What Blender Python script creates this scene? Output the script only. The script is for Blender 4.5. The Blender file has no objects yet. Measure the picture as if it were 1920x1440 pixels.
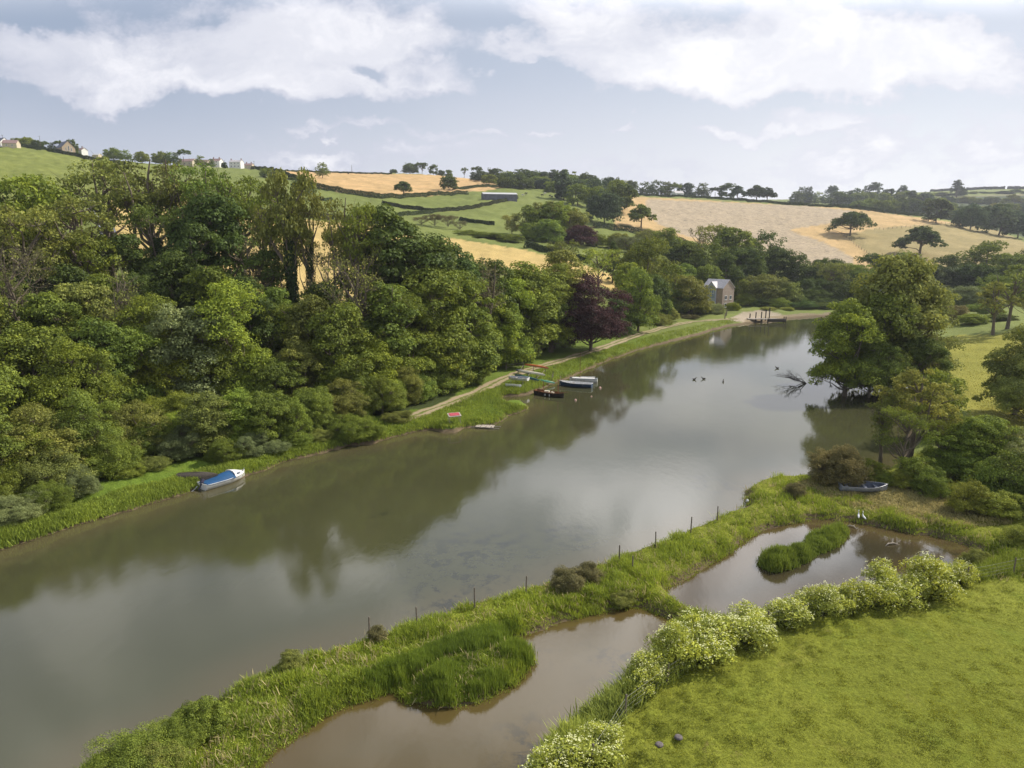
import bpy, math, random
import numpy as np
from mathutils import Vector, Matrix
C = bpy.context.scene.collection
RNG = np.random.default_rng(7)
random.seed(7)
PI = math.pi

# ------------------------------------------------------------------ camera, world, sun
PITCH = math.radians(11.5); F = 1300.0; CZ = 24.0
SP, CP = math.sin(PITCH), math.cos(PITCH)
sc = bpy.context.scene
cam = bpy.data.objects.new("camera", bpy.data.cameras.new("camera")); C.objects.link(cam)
cam.location = (0, 0, CZ); cam.rotation_euler = (PI/2 - PITCH, 0, 0)
cam.data.sensor_width = 36; cam.data.lens = 36*F/1920; cam.data.clip_end = 20000; cam.data.clip_start = .5
sc.camera = cam
sc.view_settings.view_transform = 'Standard'; sc.view_settings.look = 'None'
sc.view_settings.exposure = 0.17; sc.view_settings.gamma = 1.0
sc.cycles.max_bounces = 6; sc.cycles.diffuse_bounces = 2; sc.cycles.glossy_bounces = 2
sc.cycles.transmission_bounces = 3; sc.cycles.transparent_max_bounces = 6; sc.cycles.volume_bounces = 0
sc.cycles.caustics_reflective = False; sc.cycles.caustics_refractive = False

SUN_AZ = math.radians(66); SUN_EL = math.radians(42)      # azimuth to the right of the view axis (+Y)
sun_dir = Vector((math.sin(SUN_AZ)*math.cos(SUN_EL), math.cos(SUN_AZ)*math.cos(SUN_EL), math.sin(SUN_EL)))
sd_ = bpy.data.lights.new("sun", 'SUN'); sd_.energy = 5.0; sd_.angle = math.radians(0.6); sd_.color = (1, .93, .82)
so = bpy.data.objects.new("sun", sd_); C.objects.link(so)
so.rotation_euler = (-sun_dir).to_track_quat('-Z', 'Y').to_euler()

class NT:
    def __init__(s, tree): s.t = tree; s.n = tree.nodes; s.l = tree.links
    def add(s, typ, **kw):
        n = s.n.new(typ)
        for k, v in kw.items(): setattr(n, k, v)
        return n
    def put(s, sock, v):
        if isinstance(v, (int, float)): sock.default_value = v
        elif isinstance(v, (tuple, list)): sock.default_value = tuple(v)
        else: s.l.new(v, sock)
    def m(s, op, a, b=0.0, c=None, clamp=False):
        n = s.add('ShaderNodeMath', operation=op, use_clamp=clamp)
        s.put(n.inputs[0], a); s.put(n.inputs[1], b)
        if c is not None: s.put(n.inputs[2], c)
        return n.outputs[0]
    def mix(s, f, a, b, blend='MIX'):
        n = s.add('ShaderNodeMix', data_type='RGBA', blend_type=blend)
        s.put(n.inputs[0], f)
        for i, v in ((6, a), (7, b)):
            if isinstance(v, (tuple, list)) and len(v) == 3: v = (*v, 1)
            s.put(n.inputs[i], v)
        return n.outputs[2]
    def ramp(s, v, a, b, lo=0.0, hi=1.0, smooth=True):
        n = s.add('ShaderNodeMapRange'); n.interpolation_type = 'SMOOTHSTEP' if smooth else 'LINEAR'
        s.put(n.inputs[0], v); n.inputs[1].default_value = a; n.inputs[2].default_value = b
        n.inputs[3].default_value = lo; n.inputs[4].default_value = hi
        return n.outputs[0]
    def noise(s, vec, scale, detail=4, rough=.55, dist=0.0, out=0):
        n = s.add('ShaderNodeTexNoise'); s.put(n.inputs['Vector'], vec)
        n.inputs['Scale'].default_value = scale; n.inputs['Detail'].default_value = detail
        n.inputs['Roughness'].default_value = rough; n.inputs['Distortion'].default_value = dist
        return n.outputs[out]
    def mapping(s, vec, scale=(1,1,1), loc=(0,0,0), rot=(0,0,0)):
        n = s.add('ShaderNodeMapping'); s.put(n.inputs[0], vec)
        n.inputs[1].default_value = loc; n.inputs[2].default_value = rot; n.inputs[3].default_value = scale
        return n.outputs[0]

def pix_uv(px, py):
    xr = (px-960)/F; yr = (720-py)/F
    fy = CP + yr*SP; fz = -SP + yr*CP
    return xr/fy, fz/fy

def make_world():
    w = bpy.data.worlds.new("World"); sc.world = w; w.use_nodes = True
    t = NT(w.node_tree); t.n.clear()
    out = t.add('ShaderNodeOutputWorld'); bg = t.add('ShaderNodeBackground'); t.l.new(bg.outputs[0], out.inputs[0])
    bg.inputs[1].default_value = 0.1
    sky = t.add('ShaderNodeTexSky', sky_type='NISHITA'); sky.sun_disc = False
    sky.sun_elevation = SUN_EL; sky.sun_rotation = SUN_AZ
    sky.air_density = 1.0; sky.dust_density = 1.5; sky.ozone_density = 1.0
    tc = t.add('ShaderNodeTexCoord'); D = tc.outputs['Generated']
    sx = t.add('ShaderNodeSeparateXYZ'); t.l.new(D, sx.inputs[0]); X, Y, Z = sx.outputs
    ay = t.m('MAXIMUM', t.m('ABSOLUTE', Y), .08)
    U = t.m('DIVIDE', X, ay); V = t.m('DIVIDE', Z, ay)
    uv = t.add('ShaderNodeCombineXYZ'); t.l.new(U, uv.inputs[0]); t.l.new(V, uv.inputs[1]); UV = uv.outputs[0]
    # cloud layer coordinates: the plane of the cloud base
    zz = t.m('ADD', t.m('MAXIMUM', Z, 0.0), .07)
    cl = t.add('ShaderNodeCombineXYZ'); t.l.new(t.m('DIVIDE', X, zz), cl.inputs[0]); t.l.new(t.m('DIVIDE', Y, zz), cl.inputs[1])
    cp = cl.outputs[0]
    n1 = t.noise(cp, 1.1, 9, .6, .3)
    n2 = t.noise(t.mapping(UV, (1, 1.9, 1)), 5.0, 9, .62, .35)
    n3 = t.noise(t.mapping(UV, (1, 1.9, 1), (3, 1, 0)), 2.2, 3, .5)
    warp = t.noise(t.mapping(UV, (1, 1.4, 1)), 6.0, 5, .6, 0, out=1)
    wv = t.add('ShaderNodeVectorMath', operation='SUBTRACT'); t.l.new(warp, wv.inputs[0]); wv.inputs[1].default_value = (.5, .5, .5)
    ws = t.add('ShaderNodeVectorMath', operation='SCALE'); t.l.new(wv.outputs[0], ws.inputs[0]); ws.inputs[3].default_value = .17
    wa = t.add('ShaderNodeVectorMath', operation='ADD'); t.l.new(UV, wa.inputs[0]); t.l.new(ws.outputs[0], wa.inputs[1]); WUV = wa.outputs[0]
    def blob(px, py, rx, ry, amp, prev):
        u, v = pix_uv(px, py); u1, _ = pix_uv(px+rx, py); _, v1 = pix_uv(px, py-ry)
        mp = t.mapping(WUV, (1/(u1-u), 1/(v1-v), 0), (-u/(u1-u), -v/(v1-v), 0))
        ln = t.add('ShaderNodeVectorMath', operation='LENGTH'); t.l.new(mp, ln.inputs[0])
        r = t.ramp(ln.outputs['Value'], 1.4, 0.2)
        return t.m('MULTIPLY_ADD', r, amp, prev)
    acc = 0.0
    for b in SKYBLOBS: acc = blob(*b, acc)
    dens = t.m('ADD', acc, t.m('MULTIPLY', t.m('SUBTRACT', n2, .5), 2.0))
    dens = t.m('ADD', dens, t.m('MULTIPLY', t.m('SUBTRACT', n1, .5), .7))
    n5 = t.noise(t.mapping(WUV, (1, 2.0, 1), (2, 5, 0)), 13.0, 8, .65)
    dens = t.m('ADD', dens, t.m('MULTIPLY', t.m('SUBTRACT', n5, .5), .9))
    cov = t.ramp(dens, .08, .52)
    core = t.ramp(dens, .30, 1.05)
    # clear part: Nishita greyed by thin high cloud
    base = t.mix(.8, sky.outputs[0], t.mix(t.ramp(U, -.6, .7), (3.2, 3.9, 5.2), (6.0, 6.5, 7.4)))
    low = t.ramp(V, .26, .03)
    base = t.mix(t.m('MULTIPLY', low, .75), base, t.mix(t.ramp(U, -.6, .5), (6.6, 6.7, 7.5), (9.5, 9.4, 9.4)))
    thin = t.ramp(n3, .35, .75)
    base = t.mix(t.m('MULTIPLY', thin, .3), base, (6.2, 6.3, 7.2))
    white = t.mix(t.ramp(U, -.8, .6), (9.5, 9.4, 9.8), (9.7, 9.6, 9.7))
    grey = t.mix(t.ramp(U, -.6, .6), (5.0, 5.3, 6.4), (6.9, 7.0, 7.8))
    ccol = t.mix(t.m('MULTIPLY', core, 1.0), grey, white)
    shade = t.ramp(t.noise(t.mapping(WUV, (1, 1.6, 1), (7, 2, 0)), 5.2, 8, .62), .38, .62)
    ccol = t.mix(t.m('MULTIPLY', shade, .62), ccol, t.mix(t.ramp(U, -.6, .6), (5.9, 6.1, 7.0), (7.4, 7.5, 8.2)))
    col = t.mix(t.m('MULTIPLY', cov, .92), base, ccol)
    hi = t.m('MULTIPLY', t.m('MULTIPLY', t.ramp(V, .285, .41), t.ramp(V, 1.25, .72)), t.ramp(Y, -.1, .25))
    patch = t.ramp(t.noise(t.mapping(UV, (1, .8, 1), (4.3, 1.2, 0)), 3.2, 5, .55, .4), .42, .60)
    hic = t.mix(patch, t.mix(t.ramp(U, -.5, .3), (5.5, 6, 7.4), (9, 9.6, 11)), t.mix(t.ramp(U, -.55, .25), (11.5, 11.5, 12), (27, 26.5, 27)))
    col = t.mix(hi, col, hic)
    t.l.new(col, bg.inputs[0])

SKYBLOBS = [  # px, py, rx, ry, amount of cloud
 (330, 90, 420, 110, .55), (620, 90, 260, 110, .6), (560, 170, 330, 45, .25), (60, 95, 260, 60, .35), (700, 40, 260, 60, .3),
 (690, 128, 28, 30, -.8), (30, 10, 130, 60, -.5), (920, 60, 100, 60, -.6), (1000, 150, 110, 40, -.5), (945, 100, 80, 34, .8),
 (1190, 70, 210, 90, .7), (1130, 120, 140, 40, .3), (1420, 110, 260, 80, .45), (1650, 110, 330, 80, .75), (1500,150,420,50,.5), (1030,30,180,50,.35), (150,160,260,30,.25), (1640,225,380,40,.3), (480,175,330,50,.35), (1300,-260,700,210,1.0), (500,-300,600,200,.8), (1750,-120,300,90,.8), (900,-700,1500,300,.9), (1830, 20, 130, 40, -.5), (1480, 30, 120, 40, .5),
 (250, 235, 420, 50, -.7), (950, 210, 300, 40, -.5), (1350, 200, 500, 22, -.35),
 (610, 252, 170, 17, .85), (870, 262, 110, 14, .5), (1390, 248, 170, 15, .75), (1150, 232, 34, 15, .9), (1022, 248, 46, 11, .7),
 (560, 295, 110, 24, .5), (800, 300, 240, 26, .5), (1300, 320, 330, 24, .4), (1740, 300, 320, 40, .55),
]
make_world()

# ------------------------------------------------------------------ photo <-> world helpers
def unproj(px, py, d):
    xr = (px-960)/F; yr = (720-py)/F
    return np.array([d*xr, d*(CP+yr*SP), CZ+d*(-SP+yr*CP)])
def onplane(px, py, z=0.0):
    xr = (px-960)/F; yr = (720-py)/F
    d = (z-CZ)/(-SP+yr*CP)
    return unproj(px, py, d)
def proj(x, y, z):
    dz = z-CZ; dep = y*CP - dz*SP
    return 960+F*x/dep, 720-F*(y*SP+dz*CP)/dep

RIVER = [(-900,1400),(-300,1135),(0,1033),(50,1018),(100,1002),(150,985),(200,970),(250,957),(300,940),(350,926),(380,916),(400,908),(450,898),(500,882),(530,868),(560,860),(600,851),(640,843),(655,836),(700,834),(735,822),(770,812),(805,806),(830,811),(860,811),(875,802),(905,800),(935,795),(948,788),(958,780),(985,771),(1000,764),(985,758),(955,756),(940,750),(950,744),(990,742),(1008,734),(1030,722),(1060,712),(1090,700),(1110,690),(1150,673),(1200,656),(1250,643),(1300,630),(1340,619),(1370,611),(1400,607),(1440,603),(1480,597),(1520,594),(1600,592),(1680,605),(1720,650),(1730,710),(1700,745),(1705,790),(1700,840),(1685,868),(1640,888),(1560,889),(1528,889),(1510,898),(1462,896),(1420,903),(1393,922),(1394,940),(1402,947),(1380,958),(1345,972),(1290,996),(1225,1022),(1160,1046),(1120,1063),(1075,1078),(1025,1092),(985,1108),(940,1122),(890,1136),(830,1155),(780,1170),(735,1186),(690,1198),(650,1212),(600,1226),(560,1240),(520,1255),(480,1273),(440,1292),(415,1315),(370,1345),(320,1380),(260,1400),(190,1425),(140,1465),(-100,1640),(-900,1900)]
POND1 = [(440,1500),(478,1450),(520,1408),(560,1378),(600,1352),(650,1326),(700,1308),(735,1293),(752,1300),(760,1322),(800,1328),(850,1332),(900,1322),(930,1306),(985,1270),(1002,1240),(990,1222),(958,1212),(962,1200),(1000,1192),(1050,1172),(1100,1156),(1160,1143),(1205,1142),(1235,1156),(1258,1168),(1240,1200),(1222,1232),(1190,1262),(1165,1290),(1120,1318),(1092,1345),(1080,1370),(1035,1385),(1010,1415),(1000,1450),(975,1500)]
POND2 = [(1252,1108),(1290,1088),(1330,1062),(1375,1036),(1410,1008),(1450,992),(1500,980),(1545,974),(1600,980),(1650,990),(1700,1000),(1760,1010),(1810,1022),(1845,1038),(1850,1050),(1800,1070),(1700,1093),(1600,1112),(1500,1138),(1450,1158),(1390,1168),(1340,1160),(1305,1145),(1278,1130)]
ISLE = [(1420,1066),(1422,1050),(1470,1036),(1505,1022),(1520,1004),(1545,994),(1585,994),(1592,1006),(1565,1028),(1525,1048),(1490,1066),(1450,1074)]
def wpoly(p, z=0.0): return np.array([onplane(a, b, z)[:2] for a, b in p])
WR, W1, W2, WI = wpoly(RIVER), wpoly(POND1), wpoly(POND2), wpoly(ISLE)

def inside(P, poly):
    x, y = P[:, 0], P[:, 1]; r = np.zeros(len(P), bool); n = len(poly)
    for i in range(n):
        x1, y1 = poly[i]; x2, y2 = poly[(i+1) % n]
        if y1 == y2: continue
        c = ((y1 > y) != (y2 > y)) & (x < (x2-x1)*(y-y1)/(y2-y1)+x1)
        r ^= c
    return r
def dist(P, poly, closed=True):
    d = np.full(len(P), 1e9); n = len(poly)
    for i in range(n if closed else n-1):
        a = poly[i]; b = poly[(i+1) % n]; ab = b-a; L = max(ab@ab, 1e-9)
        t = np.clip(((P-a)@ab)/L, 0, 1); q = P-a-t[:, None]*ab
        np.minimum(d, np.hypot(q[:, 0], q[:, 1]), out=d)
    return d
def sdf(P, poly):      # positive outside
    d = dist(P, poly); return np.where(inside(P, poly), -d, d)
def sstep(a, b, x):
    t = np.clip((x-a)/(b-a), 0, 1); return t*t*(3-2*t)

# value noise in numpy
_tab = np.random.default_rng(3).random((256, 256))
def vnoise(x, y):
    xi = np.floor(x).astype(int); yi = np.floor(y).astype(int); fx = x-xi; fy = y-yi
    fx = fx*fx*(3-2*fx); fy = fy*fy*(3-2*fy)
    a = _tab[xi & 255, yi & 255]; b = _tab[(xi+1) & 255, yi & 255]; c = _tab[xi & 255, (yi+1) & 255]; d = _tab[(xi+1) & 255, (yi+1) & 255]
    return (a*(1-fx)+b*fx)*(1-fy)+(c*(1-fx)+d*fx)*fy
def fbm(x, y, o=4):
    s = 0; a = .5
    for i in range(o): s = s+a*vnoise(x*2**i+17*i, y*2**i+5*i); a *= .5
    return s

# terrain control points: (px, py, depth)
CTRL = [
 # left hill
 (-350,1000,60),(-350,760,90),(-350,520,160),(-350,330,300),(-350,262,480),(-350,240,700),
 (0,700,100),(0,560,150),(0,430,230),(0,340,350),(0,300,440),(0,268,560),(0,268,700),(0,300,1100),
 (200,700,100),(200,575,150),(200,455,210),(200,365,320),(200,325,430),(200,300,580),(200,302,700),
 (400,710,105),(400,600,140),(400,485,200),(400,400,290),(400,350,410),(400,316,600),(400,316,760),(400,340,1100),
 (600,725,105),(600,635,135),(600,540,178),(600,410,300),(600,370,400),(600,335,560),(600,324,700),(600,330,900),
 (800,640,150),(800,540,195),(800,450,275),(800,400,400),(800,370,480),(800,345,600),(800,328,760),(800,334,1000),
 (1000,610,165),(1000,530,210),(1000,495,245),(1000,465,285),(1000,420,390),(1000,375,500),(1000,355,600),(1000,352,800),(1000,360,1050),
 (1150,560,210),(1150,500,270),(1150,460,350),(1150,425,430),(1150,371,640),(1150,366,820),(1150,370,1100),
 (1300,520,300),(1300,470,390),(1300,430,480),(1300,376,680),(1300,370,820),(1300,374,1100),
 (1450,520,330),(1450,480,410),(1450,430,510),(1450,384,690),(1450,380,800),(1450,384,1100),(1450,378,1500),
 (1600,555,310),(1600,500,410),(1600,445,500),(1600,392,680),(1600,392,800),(1600,388,1000),(1600,370,1500),
 (1750,540,330),(1750,490,420),(1750,440,520),(1750,412,640),(1750,405,800),(1750,387,1050),(1750,361,1500),
 (1900,540,330),(1900,490,420),(1900,462,480),(1900,445,620),(1900,410,850),(1900,385,1050),(1900,356,1500),
 (2200,540,330),(2200,480,430),(2200,440,650),(2200,400,900),(2200,356,1500),
 # level ground at the head of the creek and on the right
 (1340,577,246),(1450,590,243),(1250,590,215),
 (1800,640,150),(1900,640,150),(2100,640,150),(1800,700,120),(1950,700,118),(1800,800,87),(2000,800,86),(1750,600,190),(1950,600,190),(1900,580,240),
 (1900,1000,56),(2200,1000,56),(1900,1200,43),(1500,1300,38),(2300,1300,38),(1300,1440,32),(2000,1440,32),(600,1500,30),(-300,1700,26),
 (-500,355,3000),(300,360,3000),(960,378,3000),(1500,385,3000),(1700,382,3000),(2400,376,3000),
]
P3 = np.array([unproj(*c) for c in CTRL])
def wcoord(x, y): return np.stack([x/np.maximum(y, 5)*2.6, np.log(np.maximum(y, 5))*1.35], -1)
def rbfk(r): return np.sqrt(r*r+.02)
_K = wcoord(P3[:, 0], P3[:, 1])
_A = rbfk(np.linalg.norm(_K[:, None]-_K[None], axis=-1))
n_ = len(_K)
_M = np.zeros((n_+1, n_+1)); _M[:n_, :n_] = _A-np.eye(n_)*.004; _M[:n_, n_] = 1; _M[n_, :n_] = 1
_Wt = np.linalg.solve(_M, np.append(P3[:, 2], 0))
def relief(x, y):
    out = np.zeros(x.shape); q = wcoord(x, y)
    for i in range(n_): out += _Wt[i]*rbfk(np.hypot(q[..., 0]-_K[i, 0], q[..., 1]-_K[i, 1]))
    return out+_Wt[n_]

# grid: x = u*y
US = np.concatenate([[-5, -3.6, -2.8, -2.3, -1.95, -1.7, -1.5], np.linspace(-1.35, 1.35, 620), [1.5, 1.7, 1.95, 2.3, 2.8, 3.6, 5]])
ya = [onplane(960, p)[1] for p in np.arange(3600, 640, -4)]
yb = np.geomspace(ya[-1]*1.012, 4200, 300)
YS = np.array(list(ya)+list(yb))
UU, YY = np.meshgrid(US, YS); XX = UU*YY
Pg = np.stack([XX.ravel(), YY.ravel()], -1)
near = Pg[:, 1] < 330
SDW = np.full(len(Pg), 60.0)
Pn = Pg[near]
sR, s1, s2, sI = sdf(Pn, WR), sdf(Pn, W1), sdf(Pn, W2), sdf(Pn, WI)
SDW[near] = np.minimum(np.minimum(sR, s1), np.maximum(s2, -sI))
wob = (fbm(Pg[:, 0]*.8, Pg[:, 1]*.8, 3)-.45)*1.0*sstep(0, 1, 1)
SDW[near] += wob[near]*np.clip(Pn[:, 1]/70, .4, 2)
REL = relief(np.clip(UU, -1.2, 1.2)*YY, YY).ravel()
REL = np.minimum(REL, 2+np.maximum(0, np.hypot(np.clip(UU, -1.2, 1.2).ravel()*Pg[:, 1], Pg[:, 1])-60)*.18)
nb = fbm(Pg[:, 0]*.25, Pg[:, 1]*.25, 4)-.47
s = SDW
bank = np.where(s < 0, np.maximum(-1.4, s*.45)-.05, -.05+.85*sstep(0, 1.3, s)+.3*sstep(1, 8, s))
bank += np.where(s > 0, (fbm(Pg[:, 0]*1.3+9, Pg[:, 1]*1.3, 3)-.45)*.7*sstep(0, 1.5, s)*(1-sstep(4, 9, s)), 0)
w_ = sstep(6, 30, s)
Zg = bank*(1-w_)+np.maximum(REL, 1.0)*w_
Zg += nb*np.clip(Pg[:, 1]/200, .15, 3)*sstep(3, 15, s)*1.2
Zg += np.where(Pg[:, 1] > 900, (fbm(Pg[:, 0]*.008, Pg[:, 1]*.008, 3)-.45)*7*sstep(900, 1500, Pg[:, 1]), 0)
ZG = Zg.reshape(UU.shape); SG = SDW.reshape(UU.shape)
_yi = np.arange(len(YS), dtype=float); _uj = np.arange(len(US), dtype=float)
def samp(G, x, y):
    x = np.atleast_1d(np.asarray(x, float)); y = np.atleast_1d(np.asarray(y, float))
    fi = np.interp(y, YS, _yi); fj = np.interp(x/np.maximum(y, 1), US, _uj)
    fj = np.clip(fj, 0, len(US)-1.001); fi = np.clip(fi, 0, len(YS)-1.001)
    i = fi.astype(int); j = fj.astype(int); a = fi-i; b = fj-j
    return G[i, j]*(1-a)*(1-b)+G[i+1, j]*a*(1-b)+G[i, j+1]*(1-a)*b+G[i+1, j+1]*a*b
def H(x, y): return float(samp(ZG, x, y)[0])
_ds = np.concatenate([np.arange(22, 130, .35), np.geomspace(130, 3500, 900)])
def gnd(px, py):
    P = np.array([(px-960)/F, CP+(720-py)/F*SP, -SP+(720-py)/F*CP])
    x = _ds*P[0]; y = _ds*P[1]; z = CZ+_ds*P[2]
    h = np.maximum(samp(ZG, x, y), 0)
    k = np.nonzero(z < h)[0]
    if len(k) == 0: k = [int(np.argmin(z-h))]; d = _ds[k[0]]
    else:
        k0 = max(k[0], 1); a = (z-h)[k0-1]; b = (z-h)[k0]; d = _ds[k0-1]+(_ds[k0]-_ds[k0-1])*a/(a-b+1e-9)
    x = d*P[0]; y = d*P[1]
    return Vector((x, y, max(H(x, y), 0)))
def gndN(px, py):      # vectorised for arrays
    px = np.asarray(px, float); py = np.asarray(py, float)
    A = (px-960)/F; B = CP+(720-py)/F*SP; Dz = -SP+(720-py)/F*CP
    res = np.full(px.shape, np.nan); prev = None
    for d in _ds[_ds < 420]:
        todo = np.isnan(res)
        if not todo.any(): break
        h = np.zeros(px.shape); h[todo] = np.maximum(samp(ZG, d*A[todo], d*B[todo]), 0)
        res[todo & (CZ+d*Dz < h)] = d
    res = np.where(np.isnan(res), 420, res)
    return res*A, res*B

# ------------------------------------------------------------------ object helpers
def tag(o, label=None, cat=None, group=None, kind=None):
    if label: o['label'] = label
    if cat: o['category'] = cat
    if group: o['group'] = group
    if kind: o['kind'] = kind
    return o
def empty(name, loc, rz=0, scale=None):
    o = bpy.data.objects.new(name, None); C.objects.link(o); o.location = loc; o.rotation_euler = (0, 0, rz)
    o.empty_display_size = .3
    if scale: o.scale = scale
    return o
def link(name, me, mats=None, parent=None, loc=None, rz=None):
    o = bpy.data.objects.new(name, me); C.objects.link(o)
    if mats is not None and len(me.materials) == 0:
        for m in (mats if isinstance(mats, (list, tuple)) else [mats]): me.materials.append(m)
    if parent: o.parent = parent
    if loc is not None: o.location = loc
    if rz is not None: o.rotation_euler = (0, 0, rz)
    return o
def np_mesh(name, V, Q, smooth=False, attrs=None, matidx=None):
    """V (n,3), Q (m,4) or (m,3) faces"""
    me = bpy.data.meshes.new(name); V = np.asarray(V, np.float32); Q = np.asarray(Q, np.int32); k = Q.shape[1]
    me.vertices.add(len(V)); me.vertices.foreach_set('co', V.ravel())
    me.loops.add(Q.size); me.loops.foreach_set('vertex_index', Q.ravel())
    me.polygons.add(len(Q)); me.polygons.foreach_set('loop_start', np.arange(0, Q.size, k, dtype=np.int32))
    try: me.polygons.foreach_set('loop_total', np.full(len(Q), k, np.int32))
    except Exception: pass
    if smooth: me.polygons.foreach_set('use_smooth', np.ones(len(Q), bool))
    if matidx is not None: me.polygons.foreach_set('material_index', np.asarray(matidx, np.int32))
    for an, (typ, arr) in (attrs or {}).items():
        a = me.attributes.new(an, typ, 'POINT')
        a.data.foreach_set('color' if typ == 'FLOAT_COLOR' else 'value', np.asarray(arr, np.float32).ravel())
    me.update(calc_edges=True)
    return me
class MB:
    """collects boxes, tubes and lofts into one mesh"""
    def __init__(s): s.v = []; s.f = []
    def quadstrip(s, rings, closed=True, cap=False):
        b = len(s.v); n = len(rings[0])
        for r in rings: s.v += [tuple(p) for p in r]
        for i in range(len(rings)-1):
            for j in range(n if closed else n-1):
                k = (j+1) % n
                s.f.append((b+i*n+j, b+i*n+k, b+(i+1)*n+k, b+(i+1)*n+j))
        if cap:
            s.f.append(tuple(b+j for j in reversed(range(n)))); s.f.append(tuple(b+(len(rings)-1)*n+j for j in range(n)))
        return s
    def box(s, c, size, rz=0, tilt=None):
        m = Matrix.Rotation(rz, 3, 'Z')
        if tilt: m = m @ Matrix.Rotation(tilt[1], 3, tilt[0])
        b = len(s.v); c = Vector(c)
        for dx, dy, dz in ((-1,-1,-1),(1,-1,-1),(1,1,-1),(-1,1,-1),(-1,-1,1),(1,-1,1),(1,1,1),(-1,1,1)):
            s.v.append(tuple(c+m@Vector((dx*size[0]/2, dy*size[1]/2, dz*size[2]/2))))
        for f in ((3,2,1,0),(4,5,6,7),(0,1,5,4),(1,2,6,5),(2,3,7,6),(3,0,4,7)): s.f.append(tuple(b+i for i in f))
        return s
    def tube(s, pts, radii, n=6, cap=True):
        rings = []; pts = [Vector(p) for p in pts]
        if isinstance(radii, (int, float)): radii = [radii]*len(pts)
        for i, p in enumerate(pts):
            t = (pts[min(i+1, len(pts)-1)]-pts[max(i-1, 0)]).normalized()
            a = t.cross(Vector((0, 0, 1)) if abs(t.z) < .9 else Vector((1, 0, 0))).normalized(); b = t.cross(a)
            rings.append([p+(a*math.cos(2*PI*j/n)+b*math.sin(2*PI*j/n))*radii[i] for j in range(n)])
        return s.quadstrip(rings, True, cap)
    def poly(s, pts): b = len(s.v); s.v += [tuple(p) for p in pts]; s.f.append(tuple(range(b, b+len(pts)))); return s
    def mesh(s, name, smooth=False):
        me = bpy.data.meshes.new(name); me.from_pydata([tuple(map(float, v)) for v in s.v], [], s.f); me.update()
        if smooth: me.polygons.foreach_set('use_smooth', np.ones(len(me.polygons), bool))
        return me
    def build(s, name, mat, parent=None, smooth=False, loc=None, rz=None): return link(name, s.mesh(name, smooth), mat, parent, loc, rz)
def skin(name, pts, edges, radii, mat, parent=None, sub=1):
    me = bpy.data.meshes.new(name+"_sk"); me.from_pydata(pts, edges, []); o = bpy.data.objects.new(name+"_sk", me); C.objects.link(o)
    md = o.modifiers.new('s', 'SKIN'); 
    for i, r in enumerate(radii): me.skin_vertices[0].data[i].radius = (r, r) if isinstance(r, (int, float)) else r
    me.skin_vertices[0].data[0].use_root = True
    if sub: m2 = o.modifiers.new('u', 'SUBSURF'); m2.levels = sub; m2.render_levels = sub
    dg = bpy.context.evaluated_depsgraph_get(); dg.update()
    nm = bpy.data.meshes.new_from_object(o.evaluated_get(dg)); nm.name = name
    bpy.data.objects.remove(o); bpy.data.meshes.remove(me)
    nm.materials.clear(); nm.polygons.foreach_set('use_smooth', np.ones(len(nm.polygons), bool))
    return link(name, nm, mat, parent)
def copy_tree(o, parent=None):
    c = o.copy(); C.objects.link(c); c.parent = parent
    for ch in o.children: copy_tree(ch, c)
    return c

# ------------------------------------------------------------------ materials
def new_mat(name):
    m = bpy.data.materials.new(name); m.use_nodes = True; t = NT(m.node_tree); t.n.clear()
    out = t.add('ShaderNodeOutputMaterial'); return m, t, out
def principled(t, out, col, rough=.8, bump=None, metal=0.0, spec=.3):
    b = t.add('ShaderNodeBsdfPrincipled'); t.put(b.inputs['Base Color'], (*col, 1) if isinstance(col, tuple) else col)
    t.put(b.inputs['Roughness'], rough); b.inputs['Metallic'].default_value = metal
    b.inputs['Specular IOR Level'].default_value = spec
    if bump is not None:
        bn = t.add('ShaderNodeBump'); bn.inputs['Strength'].default_value = bump[1]; bn.inputs['Distance'].default_value = bump[2]
        t.put(bn.inputs['Height'], bump[0]); t.l.new(bn.outputs[0], b.inputs['Normal'])
    t.l.new(b.outputs[0], out.inputs[0]); return b
def objco(t): return t.add('ShaderNodeTexCoord').outputs['Object']
def worldco(t): return t.add('ShaderNodeNewGeometry').outputs['Position']
def plain(name, col, rough=.6, var=.25, scale=6, metal=0.0, spec=.4, stain=None):
    m, t, out = new_mat(name); co = objco(t)
    n = t.noise(co, scale, 5, .6)
    c = t.mix(t.ramp(n, .3, .7), tuple(x*(1-var) for x in col), tuple(min(1, x*(1+var*.7)) for x in col))
    if stain: c = t.mix(t.ramp(t.noise(co, scale*.4, 6, .7), .5, .75, 0, .8), c, stain)
    principled(t, out, c, rough, (n, .3, .01), metal, spec); return m

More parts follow.
